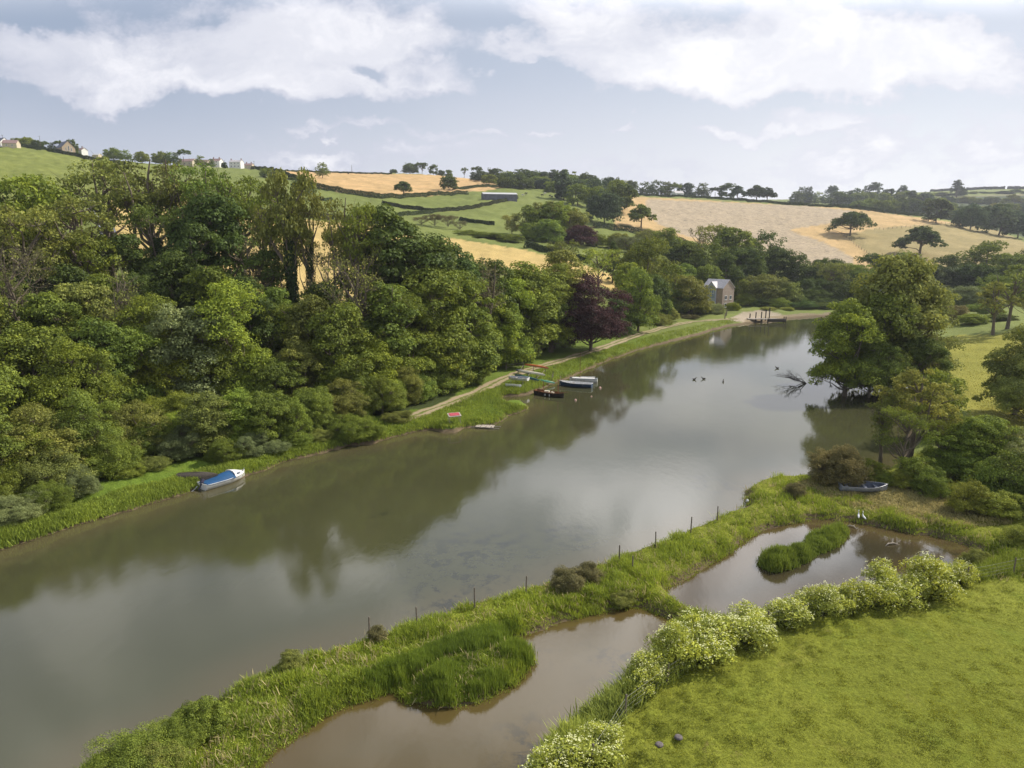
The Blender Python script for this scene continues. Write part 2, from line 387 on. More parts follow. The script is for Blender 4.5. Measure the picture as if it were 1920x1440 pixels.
def mat_leaf():
    m, t, out = new_mat("foliage")
    oi = t.add('ShaderNodeObjectInfo'); at = t.add('ShaderNodeAttribute', attribute_name='tint')
    f = at.outputs['Fac']
    base = oi.outputs['Color']
    v = t.m('MULTIPLY_ADD', f, 1.25, .38)
    hsv = t.add('ShaderNodeHueSaturation'); t.l.new(base, hsv.inputs['Color'])
    t.put(hsv.inputs['Hue'], t.m('MULTIPLY_ADD', f, -.035, .515)); t.put(hsv.inputs['Saturation'], t.m('MULTIPLY_ADD', f, .1, .92)); t.put(hsv.inputs['Value'], v)
    col = hsv.outputs[0]
    d = t.add('ShaderNodeBsdfDiffuse'); t.l.new(col, d.inputs[0])
    tr = t.add('ShaderNodeBsdfTranslucent'); t.l.new(t.mix(.5, col, (.25, .3, .03), 'MIX'), tr.inputs[0])
    tr.inputs[0].default_value = (1, 1, 1, 1)
    hs2 = t.add('ShaderNodeHueSaturation'); t.l.new(col, hs2.inputs['Color']); hs2.inputs['Hue'].default_value = .485; hs2.inputs['Value'].default_value = 1.3
    t.l.new(hs2.outputs[0], tr.inputs[0])
    g = t.add('ShaderNodeBsdfGlossy'); g.inputs['Roughness'].default_value = .6; g.inputs[0].default_value = (1, 1, 1, 1)
    m1 = t.add('ShaderNodeMixShader'); m1.inputs[0].default_value = .27; t.l.new(d.outputs[0], m1.inputs[1]); t.l.new(tr.outputs[0], m1.inputs[2])
    m2 = t.add('ShaderNodeMixShader'); m2.inputs[0].default_value = .012; t.l.new(m1.outputs[0], m2.inputs[1]); t.l.new(g.outputs[0], m2.inputs[2])
    t.l.new(m2.outputs[0], out.inputs[0]); return m
LEAF = mat_leaf()
def mat_bark():
    m, t, out = new_mat("bark"); co = objco(t)
    n = t.noise(t.mapping(co, (14, 14, 3)), 3, 5, .6)
    principled(t, out, t.mix(n, (.07, .055, .04), (.22, .18, .13)), .9, (n, .5, .02)); return m
BARK = mat_bark()
DEAD = plain("dead_wood", (.16, .13, .10), .9, .3, 5)
FLOWER = plain("white_petals", (.56, .57, .27), .7, .15, 8)

def mat_ground():
    m, t, out = new_mat("ground")
    P = worldco(t)
    a = t.add('ShaderNodeAttribute', attribute_name='fieldcol'); b = t.add('ShaderNodeAttribute', attribute_name='swath')
    rg = t.add('ShaderNodeAttribute', attribute_name='rough')
    sx = t.add('ShaderNodeSeparateXYZ'); t.l.new(P, sx.inputs[0]); z = sx.outputs[2]
    col = a.outputs['Color']
    n_big = t.noise(P, .05, 5, .6); n_mid = t.noise(P, .33, 6, .65); n_sm = t.noise(P, 1.6, 6, .7); n_xs = t.noise(P, 4.5, 6, .75)
    near_ = rg.outputs['Fac']
    # pasture mottling
    c1 = t.mix(t.m('MULTIPLY', t.ramp(n_mid, .52, .72), t.m('MULTIPLY', near_, .3)), col, (.13, .20, .022))
    c1 = t.mix(t.m('MULTIPLY', t.ramp(n_mid, .44, .28), t.m('MULTIPLY', near_, .5)), c1, (.235, .21, .05))
    c1 = t.mix(t.m('MULTIPLY', t.ramp(n_sm, .58, .8), t.m('MULTIPLY', near_, .45)), c1, (.11, .14, .022))
    c1 = t.mix(t.m('MULTIPLY', t.ramp(t.noise(P, .55, 6, .75, .4), .62, .74), t.m('MULTIPLY', near_, .65)), c1, (.17, .12, .06))
    c2 = t.mix(1.0, c1, t.mix(t.ramp(n_big, .3, .7), (.82, .84, .8), (1.12, 1.1, 1.1)), 'MULTIPLY')
    c2 = t.mix(1.0, c2, t.mix(t.ramp(n_xs, .25, .75), (.62, .64, .6), (1.35, 1.32, 1.3)), 'MULTIPLY')
    # rows of cut straw
    wv = t.noise(t.mapping(P, (.3, .85, .5), rot=(0, 0, .35)), 1.0, 4, .75, .9)
    rowc = t.mix(t.ramp(wv, .48, .6), (.43, .345, .235), (.17, .15, .12))
    c3 = t.mix(t.m('MULTIPLY', b.outputs['Fac'], .72), c2, rowc)
    # tramlines / long streaks on the dry fields
    # bare mud on the shore
    mudn = t.noise(P, 2.5, 5, .7)
    lvl = t.m('MULTIPLY_ADD', mudn, .55, .0)
    mud = t.mix(mudn, (.06, .045, .025), (.24, .18, .11))
    c4 = t.mix(t.ramp(t.m('SUBTRACT', z, lvl), .22, .02), c3, mud)
    bs = principled(t, out, c4, .95, (t.m('ADD', t.m('MULTIPLY', n_sm, .5), t.m('MULTIPLY', n_xs, .5)), .9, .25), spec=.1)
    return m
def mat_water(name, deep, shallow, bump=.12, weeds=True, sc_=1.0):
    m, t, out = new_mat(name); P = worldco(t)
    n1 = t.noise(t.mapping(P, (1, .35, 1)), 2.2*sc_, 4, .55); n2 = t.noise(t.mapping(P, (.6, .22, 1)), .5*sc_, 3, .5)
    n3 = t.noise(P, 9, 3, .6); big = t.noise(P, .035, 4, .55, .6)
    a = t.add('ShaderNodeAttribute', attribute_name='edge'); e = a.outputs['Fac']
    col = t.mix(t.ramp(e, 0, 1), shallow, deep)
    col = t.mix(t.ramp(big, .35, .7, 0, .5), col, tuple(c*1.35 for c in deep))
    if weeds:
        w = t.add('ShaderNodeAttribute', attribute_name='weed').outputs['Fac']
        wn = t.ramp(t.noise(P, .8, 6, .7), .47, .62)
        col = t.mix(t.m('MULTIPLY', t.m('MULTIPLY', wn, w), .75), col, (.02, .022, .016))
    hh = t.m('ADD', t.m('MULTIPLY', n1, t.ramp(big, .35, .65, .25, 1.0)), t.m('ADD', t.m('MULTIPLY', n2, 1.6), t.m('MULTIPLY', n3, .22)))
    b = principled(t, out, col, .045, (hh, bump, .12)); b.inputs['IOR'].default_value = 1.5; b.inputs['Specular IOR Level'].default_value = .5
    b.inputs['Roughness'].default_value = .025
    return m
def mat_path():
    m, t, out = new_mat("path_dirt"); P = worldco(t)
    a = t.add('ShaderNodeAttribute', attribute_name='across').outputs['Fac']
    n = t.noise(P, 1.8, 6, .7)
    dirt = t.mix(n, (.24, .19, .11), (.40, .32, .21))
    dd = t.m('ABSOLUTE', t.m('SUBTRACT', t.m('ABSOLUTE', a), .5))        # distance to a wheel rut
    g = t.ramp(t.m('ADD', dd, t.m('MULTIPLY', t.m('SUBTRACT', t.noise(P, 2.2, 5, .7), .5), .9)), .22, .42)
    principled(t, out, t.mix(g, dirt, (.13, .15, .035)), .95, (n, .6, .05), spec=.1); return m

# ------------------------------------------------------------------ terrain
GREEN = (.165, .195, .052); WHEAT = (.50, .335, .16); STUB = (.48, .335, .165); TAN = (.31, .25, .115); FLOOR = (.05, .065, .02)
px_, py_ = proj(Pg[:, 0], Pg[:, 1], Zg); PP = np.stack([px_, py_], -1)
fc = np.tile(np.array(GREEN), (len(Pg), 1)); sw = np.zeros(len(Pg)); rg = np.zeros(len(Pg))
yv = Pg[:, 1]
def paint(poly, col, ylo, yhi, swv=None, rgv=None):
    m = inside(PP, np.array(poly, float)) & (yv > ylo) & (yv < yhi)
    fc[m] = col
    if swv is not None: sw[m] = swv
    if rgv is not None: rg[m] = rgv
m_ = yv < 75; fc[m_] = (.19, .21, .028); rg[m_] = 1
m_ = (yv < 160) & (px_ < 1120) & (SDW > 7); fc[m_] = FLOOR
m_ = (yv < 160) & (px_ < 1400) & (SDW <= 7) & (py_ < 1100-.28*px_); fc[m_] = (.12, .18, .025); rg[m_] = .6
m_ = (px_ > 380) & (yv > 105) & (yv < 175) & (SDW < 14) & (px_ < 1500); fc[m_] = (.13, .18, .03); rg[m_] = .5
paint([(-900,150),(0,262),(180,292),(340,320),(330,372),(200,392),(-100,440),(-900,500)], (.185,.21,.05), 200, 900)
paint([(205,372),(340,366),(365,384),(460,398),(620,416),(720,425),(800,455),(640,570),(400,570),(205,440)], (.50,.37,.15), 165, 420)
paint([(510,318),(700,325),(880,329),(945,350),(925,356),(860,361),(790,369),(720,367),(640,361),(590,350),(555,336)], WHEAT, 400, 900)
paint([(835,446),(900,455),(990,470),(1090,495),(1215,538),(1215,565),(1080,522),(950,503),(835,484)], (.50,.37,.15), 190, 330)
paint([(1150,366),(1300,374),(1500,386),(1600,391),(1700,405),(1800,418),(1860,432),(1915,458),(1960,480),(1960,520),(1820,508),(1700,515),(1630,508),(1540,500),(1420,478),(1250,443),(1150,426),(1155,398)], STUB, 360, 780)
paint([(1215,374),(1510,386),(1600,396),(1560,418),(1480,430),(1500,440),(1560,462),(1600,485),(1600,505),(1420,482),(1330,455),(1280,440),(1235,420),(1205,395)], (.38,.30,.20), 360, 780, 1)
paint([(1585,440),(1640,428),(1780,418),(1870,432),(1960,470),(1960,530),(1650,530),(1632,480)], TAN, 360, 780)
paint([(1700,372),(2200,352),(2200,385),(1760,372)], (.2,.19,.09), 1000, 2200)
paint([(1590,390),(1560,366),(1740,358),(1960,362),(1960,455),(1870,432),(1760,408),(1680,402)], (.06,.08,.035), 600, 1300)
paint([(1740,640),(1800,628),(2200,620),(2200,830),(1850,820),(1750,700)], (.26,.25,.045), 70, 190, None, .25)
paint([(1490,905),(1560,893),(1660,903),(1760,925),(1810,945),(1820,965),(1780,975),(1700,968),(1600,948),(1520,932)], (.30,.25,.11), 40, 90, None, .5)
paint([(1395,585),(1430,580),(1470,590),(1430,604),(1380,603),(1360,600)], (.36,.30,.23), 180, 280)
m_ = (yv > 178) & (yv < 300) & (SDW < 3.0) & (px_ > 1395) & (px_ < 1560); fc[m_] = (.25,.20,.13)
V = np.stack([Pg[:, 0], Pg[:, 1], Zg], -1); nr, nc = UU.shape
idx = np.arange(nr*nc).reshape(nr, nc)
Q = np.stack([idx[:-1, :-1], idx[:-1, 1:], idx[1:, 1:], idx[1:, :-1]], -1).reshape(-1, 4)
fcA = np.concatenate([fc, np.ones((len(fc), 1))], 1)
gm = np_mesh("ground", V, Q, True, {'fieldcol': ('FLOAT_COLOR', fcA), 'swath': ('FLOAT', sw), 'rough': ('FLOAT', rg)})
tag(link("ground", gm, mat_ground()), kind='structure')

def water_sheet(name, poly, mat, z, grow, extra=None):
    lo = poly.min(0)-grow; hi = poly.max(0)+grow
    lo = np.maximum(lo, (-200, 8)); hi = np.minimum(hi, (330, 330))
    nx = int(min(220, (hi[0]-lo[0])/.5)); ny = int(min(300, (hi[1]-lo[1])/.5))
    X, Y = np.meshgrid(np.linspace(lo[0], hi[0], nx), np.linspace(lo[1], hi[1], ny)); P = np.stack([X.ravel(), Y.ravel()], -1)
    sd = sdf(P, poly); e = np.clip(-sd/5.0, 0, 1)
    i = np.arange(nx*ny).reshape(ny, nx); q = np.stack([i[:-1, :-1], i[:-1, 1:], i[1:, 1:], i[1:, :-1]], -1).reshape(-1, 4)
    keep = (sd[q] < grow).any(1); q = q[keep]
    weed = np.zeros(len(P))
    for (a, b, r) in (extra or []):
        g = onplane(a, b)[:2]; weed = np.maximum(weed, np.exp(-((P-g)**2).sum(1)/(r*r)))
    used, inv = np.unique(q, return_inverse=True); q = inv.reshape(q.shape)
    me = np_mesh(name, np.concatenate([P[used], np.full((len(used), 1), z)], 1), q, True, {'edge': ('FLOAT', e[used]), 'weed': ('FLOAT', weed[used])})
    tag(link(name, me, mat), kind='structure')
MW = mat_water("river_water", (.052, .053, .024), (.085, .070, .034), .065)
MP = mat_water("pond_water", (.074, .058, .022), (.085, .06, .02), .04, sc_=1.6)
water_sheet("river", WR, MW, 0.0, 6, [(880,1040,4),(900,1025,5),(930,1020,3),(820,1112,2),(860,1060,4),(845,1130,2.5),(710,968,1.2),(1330,905,3),(1060,1000,3),(905,1085,2.5)])
water_sheet("pond", W1, MP, .01, 1.6, [(1165,1245,2),(1010,1400,2),(1010,1230,1)])
MP2 = mat_water("far_pond_water", (.042, .036, .02), (.08, .056, .024), .04, sc_=1.6)
water_sheet("pond", W2, MP2, .01, 1.6, [(1800,1050,3)])

def ribbon(name, pts, width, mat, lift=.05, step=1.2):
    P = [gnd(*p) for p in pts]; W = []
    for a, b in zip(P[:-1], P[1:]):
        n = max(1, int((b-a).length/step))
        W += [a.lerp(b, k/n) for k in range(n)]
    W.append(P[-1]); V = []; A = []; n = 7
    W = [sum((W[min(max(i+k, 0), len(W)-1)] for k in (-3,-2,-1,0,1,2,3)), Vector())/7 for i in range(len(W))]
    for i, p in enumerate(W):
        t = (W[min(i+1, len(W)-1)]-W[max(i-1, 0)]); s_ = Vector((t.y, -t.x, 0)).normalized()
        for k in range(n):
            a = -1+2*k/(n-1); q = p+s_*a*width/2*(1+.15*math.sin(i*.7)+.1*math.sin(i*1.9+a)); V.append((q.x, q.y, H(q.x, q.y)+lift)); A.append(a)
    i = np.arange(len(V)).reshape(-1, n); q = np.stack([i[:-1, :-1], i[:-1, 1:], i[1:, 1:], i[1:, :-1]], -1).reshape(-1, 4)
    tag(link(name, np_mesh(name, V, q, True, {'across': ('FLOAT', A)}), mat), kind='structure')
MPATH = mat_path()
ribbon("path", [(740,790),(785,777),(830,762),(870,746),(905,729),(940,712),(975,699),(1010,688),(1050,677),(1090,665),(1130,652),(1160,641),(1200,627),(1240,615),(1290,604),(1340,600),(1385,597)], 2.6, MPATH, .09)
ASPH = plain("lane_asphalt", (.16, .165, .19), .9, .2, .6)
ribbon("lane", [(165,375),(178,392),(188,410),(200,430),(215,455)], 4.0, ASPH, .35, 3)

# ------------------------------------------------------------------ foliage
def rsphere(n, rng=RNG):
    v = rng.normal(size=(n, 3)); return v/np.linalg.norm(v, axis=1)[:, None]
def leaves(Cn, Nn, size, tint, rng=RNG, aspect=.62):
    """one rhombus per leaf spray"""
    n = len(Cn); r = rsphere(n, rng); T = np.cross(Nn, r); T /= np.linalg.norm(T, axis=1)[:, None]+1e-9; B = np.cross(Nn, T)
    s = size[:, None]*.5; k = (rng.random((n, 1))-.5)*.5
    V = np.stack([Cn-T*s, Cn-B*s*aspect+T*s*k+Nn*s*.25, Cn+T*s, Cn+B*s*aspect+T*s*k+Nn*s*.25], 1).reshape(-1, 3)
    Q = np.arange(n*4).reshape(-1, 4); return V, Q, np.repeat(tint, 4)
def clump_leaves(cc, R, nl, ls, rng, up=.35, flat=.7, jitter=.7, ctint=None):
    K = len(cc); d = rsphere(K*nl, rng); d[:, 2] = np.where(d[:, 2] < -.35, -d[:, 2]*rng.random(K*nl), d[:, 2])
    rad = np.repeat(R, nl)*(.62+.40*np.sqrt(rng.random(K*nl)))
    off = d*rad[:, None]; off[:, 2] *= flat
    P = np.repeat(cc, nl, 0)+off
    N = d+rsphere(K*nl, rng)*jitter; N[:, 2] += up; N /= np.linalg.norm(N, axis=1)[:, None]
    if ctint is None: ctint = rng.random(K)
    tint = np.clip(.45*np.repeat(ctint, nl)+.55*rng.random(K*nl), 0, 1)
    return P, N, ls*(.6+.8*rng.random(K*nl)), tint
class Tubes:
    def __init__(s): s.V = []; s.Q = []; s.n = 0
    def add(s, pts, rad, n=5):
        pts = np.asarray(pts, float); rad = np.asarray(rad, float); m = len(pts)
        t = np.gradient(pts, axis=0); t /= np.linalg.norm(t, axis=1)[:, None]+1e-9
        ref = np.where(np.abs(t[:, 2:3]) < .9, [[0, 0, 1]], [[1, 0, 0]]); a = np.cross(t, ref); a /= np.linalg.norm(a, axis=1)[:, None]+1e-9; b = np.cross(t, a)
        th = np.arange(n)*2*PI/n
        R = pts[:, None]+(a[:, None]*np.cos(th)[None, :, None]+b[:, None]*np.sin(th)[None, :, None])*rad[:, None, None]
        i = np.arange(m*n).reshape(m, n)+s.n; j = np.roll(i, -1, 1)
        s.V.append(R.reshape(-1, 3)); s.Q.append(np.stack([i[:-1], j[:-1], j[1:], i[1:]], -1).reshape(-1, 4)); s.n += m*n
    def limb(s, a, b, r0, r1, bend=.12, rng=RNG, n=5, seg=4, sag=0):
        a = np.asarray(a, float); b = np.asarray(b, float); L = np.linalg.norm(b-a); ts = np.linspace(0, 1, seg+1)
        o = rsphere(2, rng)*L*bend
        P = a+(b-a)*ts[:, None]+o[0]*np.sin(ts*PI)[:, None]+o[1]*.5*np.sin(ts*2*PI)[:, None]; P[:, 2] += sag*L*np.sin(ts*PI)
        s.add(P, r0+(r1-r0)*ts, n); return P
    def arrays(s): return np.concatenate(s.V), np.concatenate(s.Q)

def tree_proto(kind, seed, lod=0, asp=1.0):
    """unit height tree, crown about 0.7 wide; returns (trunk mesh, crown mesh, ivy mesh or None)"""
    rng = np.random.default_rng(seed); T = Tubes(); ivy = None
    ls = {0: .0195, 1: .036, 2: .075}[lod]; NL = {0: 150, 1: 50, 2: 18}[lod]; KM = {0: 1.0, 1: .8, 2: .6}[lod]
    R = .36; lobes = []; ls *= rng.uniform(.8, 1.3); cr = .085; spread = 1.0; up = .35; jit = .7; flat = .75
    if kind == 'oak':      # full, many lobed
        for i in range(7):
            a = i/7*2*PI+rng.random()*.5; lobes.append(((math.cos(a)*R*.66, math.sin(a)*R*.66, .13+.12*rng.random()), .15+.05*rng.random()))
        for i in range(11):
            a = rng.random()*2*PI; e = rng.random()
            rr = R*(.45+.35*rng.random())*math.sqrt(max(.1, 1-(e-.35)**2*1.6)); lobes.append(((math.cos(a)*rr, math.sin(a)*rr, .24+.54*e), .17+.07*rng.random()))
        lobes.append(((rng.normal()*.03, rng.normal()*.03, .80), .19)); K = 13
    elif kind == 'tall':      # upright, full to the ground
        for i in range(13):
            a = rng.random()*2*PI; e = i/12; rr = R*(.62-.30*abs(e-.4))*(.6+.5*rng.random())
            lobes.append(((math.cos(a)*rr, math.sin(a)*rr, .14+.66*e), .15+.05*rng.random()))
        lobes.append(((0, 0, .86), .13)); K = 12
        for i in range(6):
            a = i/6*2*PI+rng.random(); lobes.append(((math.cos(a)*R*.55, math.sin(a)*R*.55, .09+.08*rng.random()), .13))
    elif kind == 'bush':
        for i in range(9):
            a = rng.random()*2*PI; rr = R*(.35+.5*rng.random()); lobes.append(((math.cos(a)*rr*1.1, math.sin(a)*rr*1.1, .2+.4*rng.random()), .24+.1*rng.random()))
        for i in range(7): a = i/7*2*PI; lobes.append(((math.cos(a)*R*.8, math.sin(a)*R*.8, .12+.06*rng.random()), .2))
        lobes.append(((0, 0, .62), .3)); K = 11; cr = .12; ls *= 1.5; NL = int(NL*.8)
    elif kind == 'willow':
        for i in range(10):
            a = rng.random()*2*PI; rr = R*(.3+.6*rng.random()); lobes.append(((math.cos(a)*rr, math.sin(a)*rr, .22+.42*rng.random()), .2+.1*rng.random()))
        for i in range(7): a = i/7*2*PI; lobes.append(((math.cos(a)*R*.7, math.sin(a)*R*.7, .12+.06*rng.random()), .18))
        lobes.append(((0, 0, .66), .26)); K = 15; cr = .09; ls *= 1.15; jit = 1.2; up = .6
    elif kind == 'park':      # clear trunk, broad flat crown
        for i in range(15):
            a = i/15*4*PI+rng.random()*.6; q = .35+.65*rng.random(); rr = .42*q; lobes.append(((math.cos(a)*rr, math.sin(a)*rr, .74-.42*q*q+.06*rng.normal()), .15+.05*rng.random()))
        lobes += [((.05, 0, .80), .19), ((-.12, .06, .76), .18), ((.1, -.1, .62), .18)]; K = 15; cr = .085; flat = .8
    elif kind in ('ash', 'ivyash'):
        nst = 3 if kind == 'ash' else 2
        for i in range(15):
            a = rng.random()*2*PI; e = rng.random()**.7; rr = R*(.25+.75*rng.random())*(1-.5*max(0, e-.7)) if kind == 'ash' else .2*rng.random()+.04
            lobes.append(((math.cos(a)*rr, math.sin(a)*rr, (.46 if kind == 'ash' else .5)+.44*e), .09+.06*rng.random()))
        K = 9; cr = .055; NL = int(NL*.42); ls *= .85; jit = 1.4; flat = .9
    elif kind == 'twig':
        for i in range(14):
            a = rng.random()*2*PI; e = rng.random(); rr = .26*(.3+.7*rng.random()); lobes.append(((math.cos(a)*rr, math.sin(a)*rr, .35+.55*e), .1+.05*rng.random()))
        K = 8; cr = .06; NL = int(NL*.10)+1; ls *= .7; jit = 1.6
    elif kind == 'poplar':
        for i in range(12):
            a = rng.random()*2*PI; e = i/11; rr = .10*rng.random()+.04; lobes.append(((math.cos(a)*rr, math.sin(a)*rr, .16+.72*e), .10+.03*rng.random()))
        K = 9; cr = .06; NL = int(NL*.8)
    elif kind == 'pine':      # umbrella crown on a long stem
        for i in range(7):
            a = i/7*2*PI; rr = .2+.08*rng.random(); lobes.append(((math.cos(a)*rr, math.sin(a)*rr, .68+.08*rng.random()), .14))
        lobes += [((0, 0, .82), .16)]; K = 10; cr = .08; flat = .6
    elif kind == 'conifer':
        for i in range(12):
            e = i/11; rr = .2*(1-e)*rng.random(); a = rng.random()*2*PI; lobes.append(((math.cos(a)*rr, math.sin(a)*rr, .12+.8*e), .2*(1-e*.85)))
        K = 9; cr = .05; up = -.1
    hm = (1/asp)/WFAC[kind]
    if hm > 1.45:      # broad trees get more lobes, not stretched ones
        a = 2.1; lobes = lobes+[((c[0]*math.cos(a)-c[1]*math.sin(a)+.02, c[0]*math.sin(a)+c[1]*math.cos(a), max(.1, min(.84, c[2]+rng.normal()*.05))), r*.9) for c, r in lobes]
    rs = min(1.7, max(.6, hm**.45)); lobes = [((c[0]*hm, c[1]*hm, min(c[2], .97-r*rs*.85)), r*rs) for c, r in lobes]; K = max(4, int(K*min(1.8, max(.5, hm**.8)))); cr *= min(1.35, max(.7, hm**.3))
    cc = []; cR = []; ct = []
    trunk_top = .55 if kind in ('park', 'pine') else .45
    base_r = .022 if kind not in ('park',) else .035
    lean = rng.normal(size=2)*.02
    stem = [np.array([0, 0, -.03]), np.array([lean[0]*.5, lean[1]*.5, trunk_top*.5]), np.array([lean[0], lean[1], trunk_top])]
    nodes = []
    T.add(stem, [base_r*1.25, base_r*.9, base_r*.7], 7)
    if kind in ('ash', 'ivyash', 'poplar', 'twig', 'tall', 'conifer'):
        top = T.limb(stem[-1], (lean[0]*3, lean[1]*3, .93), base_r*.7, base_r*.12, .04, rng, 6, 6)
        if kind == 'ash':
            for q in range(2):
                a = rng.random()*2*PI; T.limb(stem[1]+(stem[2]-stem[1])*rng.random(), (.2*math.cos(a), .2*math.sin(a), .85), base_r*.6, base_r*.1, .08, rng, 5, 6)
    for (c, r) in lobes:
        c = np.array(c)
        if kind in ('ash', 'ivyash', 'poplar', 'twig', 'tall', 'conifer'):
            hz = max(.12, c[2]-.6*math.hypot(c[0], c[1])-.08); f = np.array([lean[0]*hz*2, lean[1]*hz*2, hz])
        else:
            f = stem[1]+(stem[2]-stem[1])*min(1, max(0, rng.random()*1.2-.1)); f = f if c[2] > .3 else np.array([0, 0, c[2]*.4])
        if lod < 2 or kind in ('ash', 'twig', 'park'): T.limb(f, c, base_r*.45, base_r*.12, .13, rng, 4 if lod else 5, 4, .05)
        k = max(3, int(K*KM)); d = rsphere(k, rng); d[:, 2] = np.where(d[:, 2] < -.3, -d[:, 2], d[:, 2])
        q = c+d*r*(.6+.45*rng.random((k, 1)))
        t0 = rng.random()
        for p in q:
            if lod == 0 or (lod == 1 and kind in ('ash', 'park', 'twig')): T.limb(c+(p-c)*.1, p, base_r*.13, base_r*.04, .12, rng, 3, 2)
            if kind == 'twig' or (kind in ('ash',) and lod == 0 and rng.random() < .5):
                for w in range(3 if kind == 'twig' else 1):
                    e2 = p+(p-c)*.7+rng.normal(size=3)*.025+np.array([0, 0, .035]); T.limb(p+(c-p)*.3, e2, base_r*.06, base_r*.02, .1, rng, 3, 2)
        cc.append(q); cR.append(np.full(k, cr)*(.7+.6*rng.random(k))); ct.append(np.clip(t0*.5+.5*rng.random(k), 0, 1))
    cc = np.concatenate(cc); cR = np.concatenate(cR); ct = np.concatenate(ct)
    cc[:, 2] = np.maximum(cc[:, 2], .03)
    P, N, S, ti = clump_leaves(cc, cR, NL, ls, rng, up, flat, jit, ct)
    k = P[:, 2] > .0
    V, Q, t4 = leaves(P[k], N[k], S[k], ti[k], rng)
    crown = np_mesh("crown", V, Q, False, {'tint': ('FLOAT', t4)}); crown.materials.append(LEAF)
    TV, TQ = T.arrays(); trunk = np_mesh("trunk", TV, TQ, True); trunk.materials.append(BARK)
    if kind == 'ivyash':
        n = int({0: 5200, 1: 1200, 2: 300}[lod]); z = rng.random(n)**.9*.78; a = rng.random(n)*2*PI
        rr = (.035+.045*fbm(z*9+seed, a*.9, 3)*1.6)*(1.25-z*.9)*(.55+.5*rng.random(n))
        P = np.stack([np.cos(a)*rr+lean[0]*z*2, np.sin(a)*rr+lean[1]*z*2, z], -1); N = np.stack([np.cos(a), np.sin(a), np.full(n, .3)], -1)+rsphere(n, rng)*.7; N /= np.linalg.norm(N, axis=1)[:, None]
        V, Q, t4 = leaves(P, N, ls*(.6+.6*rng.random(n)), rng.random(n)*.6, rng)
        ivy = np_mesh("ivy", V, Q, False, {'tint': ('FLOAT', t4)}); ivy.materials.append(LEAF)
    return trunk, crown, ivy
def joined(trunk, crown):      # for far trees: one mesh, two materials
    def arr(me):
        v = np.empty(len(me.vertices)*3, np.float32); me.vertices.foreach_get('co', v); q = np.empty(len(me.loops), np.int32); me.loops.foreach_get('vertex_index', q); return v.reshape(-1, 3), q.reshape(-1, 4)
    tv, tq = arr(trunk); cv, cq = arr(crown); t = np.empty(len(cv), np.float32); crown.attributes['tint'].data.foreach_get('value', t)
    me = np_mesh("tree", np.concatenate([cv, tv]), np.concatenate([cq, tq+len(cv)]), False, {'tint': ('FLOAT', np.concatenate([t, np.zeros(len(tv))]))}, [0]*len(cq)+[1]*len(tq))
    me.materials.append(LEAF); me.materials.append(BARK); return me
WFAC = {'oak': .74, 'tall': .62, 'bush': .98, 'willow': .84, 'park': .96, 'ash': .68, 'ivyash': .42, 'twig': .58, 'poplar': .34, 'pine': .62, 'conifer': .44}
PROTO = {}
def proto(kind, lod, var, asp=1.0):
    key = (kind, lod, var, asp)
    if key not in PROTO:
        sd = (sum(map(ord, kind))*31+lod*7+var*101) % 99991
        t, c, i = tree_proto(kind, sd+int(asp*17), lod, asp)
        PROTO[key] = (joined(t, c),) if lod == 2 else (t, c, i)
    return PROTO[key]
# colours of foliage: name -> (albedo, words)
FOL = {'bright': ((.215, .275, .026), 'bright green'), 'mid': ((.18, .235, .028), 'mid green'), 'dark': ((.088, .130, .022), 'dark green'),
       'olive': ((.22, .243, .045), 'olive green'), 'grey': ((.20, .24, .085), 'pale grey green'), 'brown': ((.18, .168, .060), 'brownish green'),
       'copper': ((.082, .036, .032), 'dark purple'), 'lime': ((.24, .28, .035), 'yellow green'), 'blue': ((.08, .115, .045), 'deep blue green')}
KN = {'oak': ('broadleaf_tree', 'full crowned broadleaf tree', 'tree'), 'tall': ('broadleaf_tree', 'upright bushy tree', 'tree'), 'bush': ('bush', 'rounded bush', 'bush'),
      'willow': ('willow_bush', 'soft willow bush', 'bush'), 'park': ('oak_tree', 'spreading oak', 'tree'), 'ash': ('ash_tree', 'open crowned ash tree', 'tree'),
      'ivyash': ('ivy_clad_tree', 'narrow ivy clad tree', 'tree'), 'twig': ('bare_tree', 'twiggy half bare tree', 'tree'), 'poplar': ('poplar_tree', 'slender upright tree', 'tree'),
      'pine': ('pine_tree', 'flat topped pine', 'tree'), 'conifer': ('conifer_tree', 'pointed conifer', 'tree')}
TREES = []
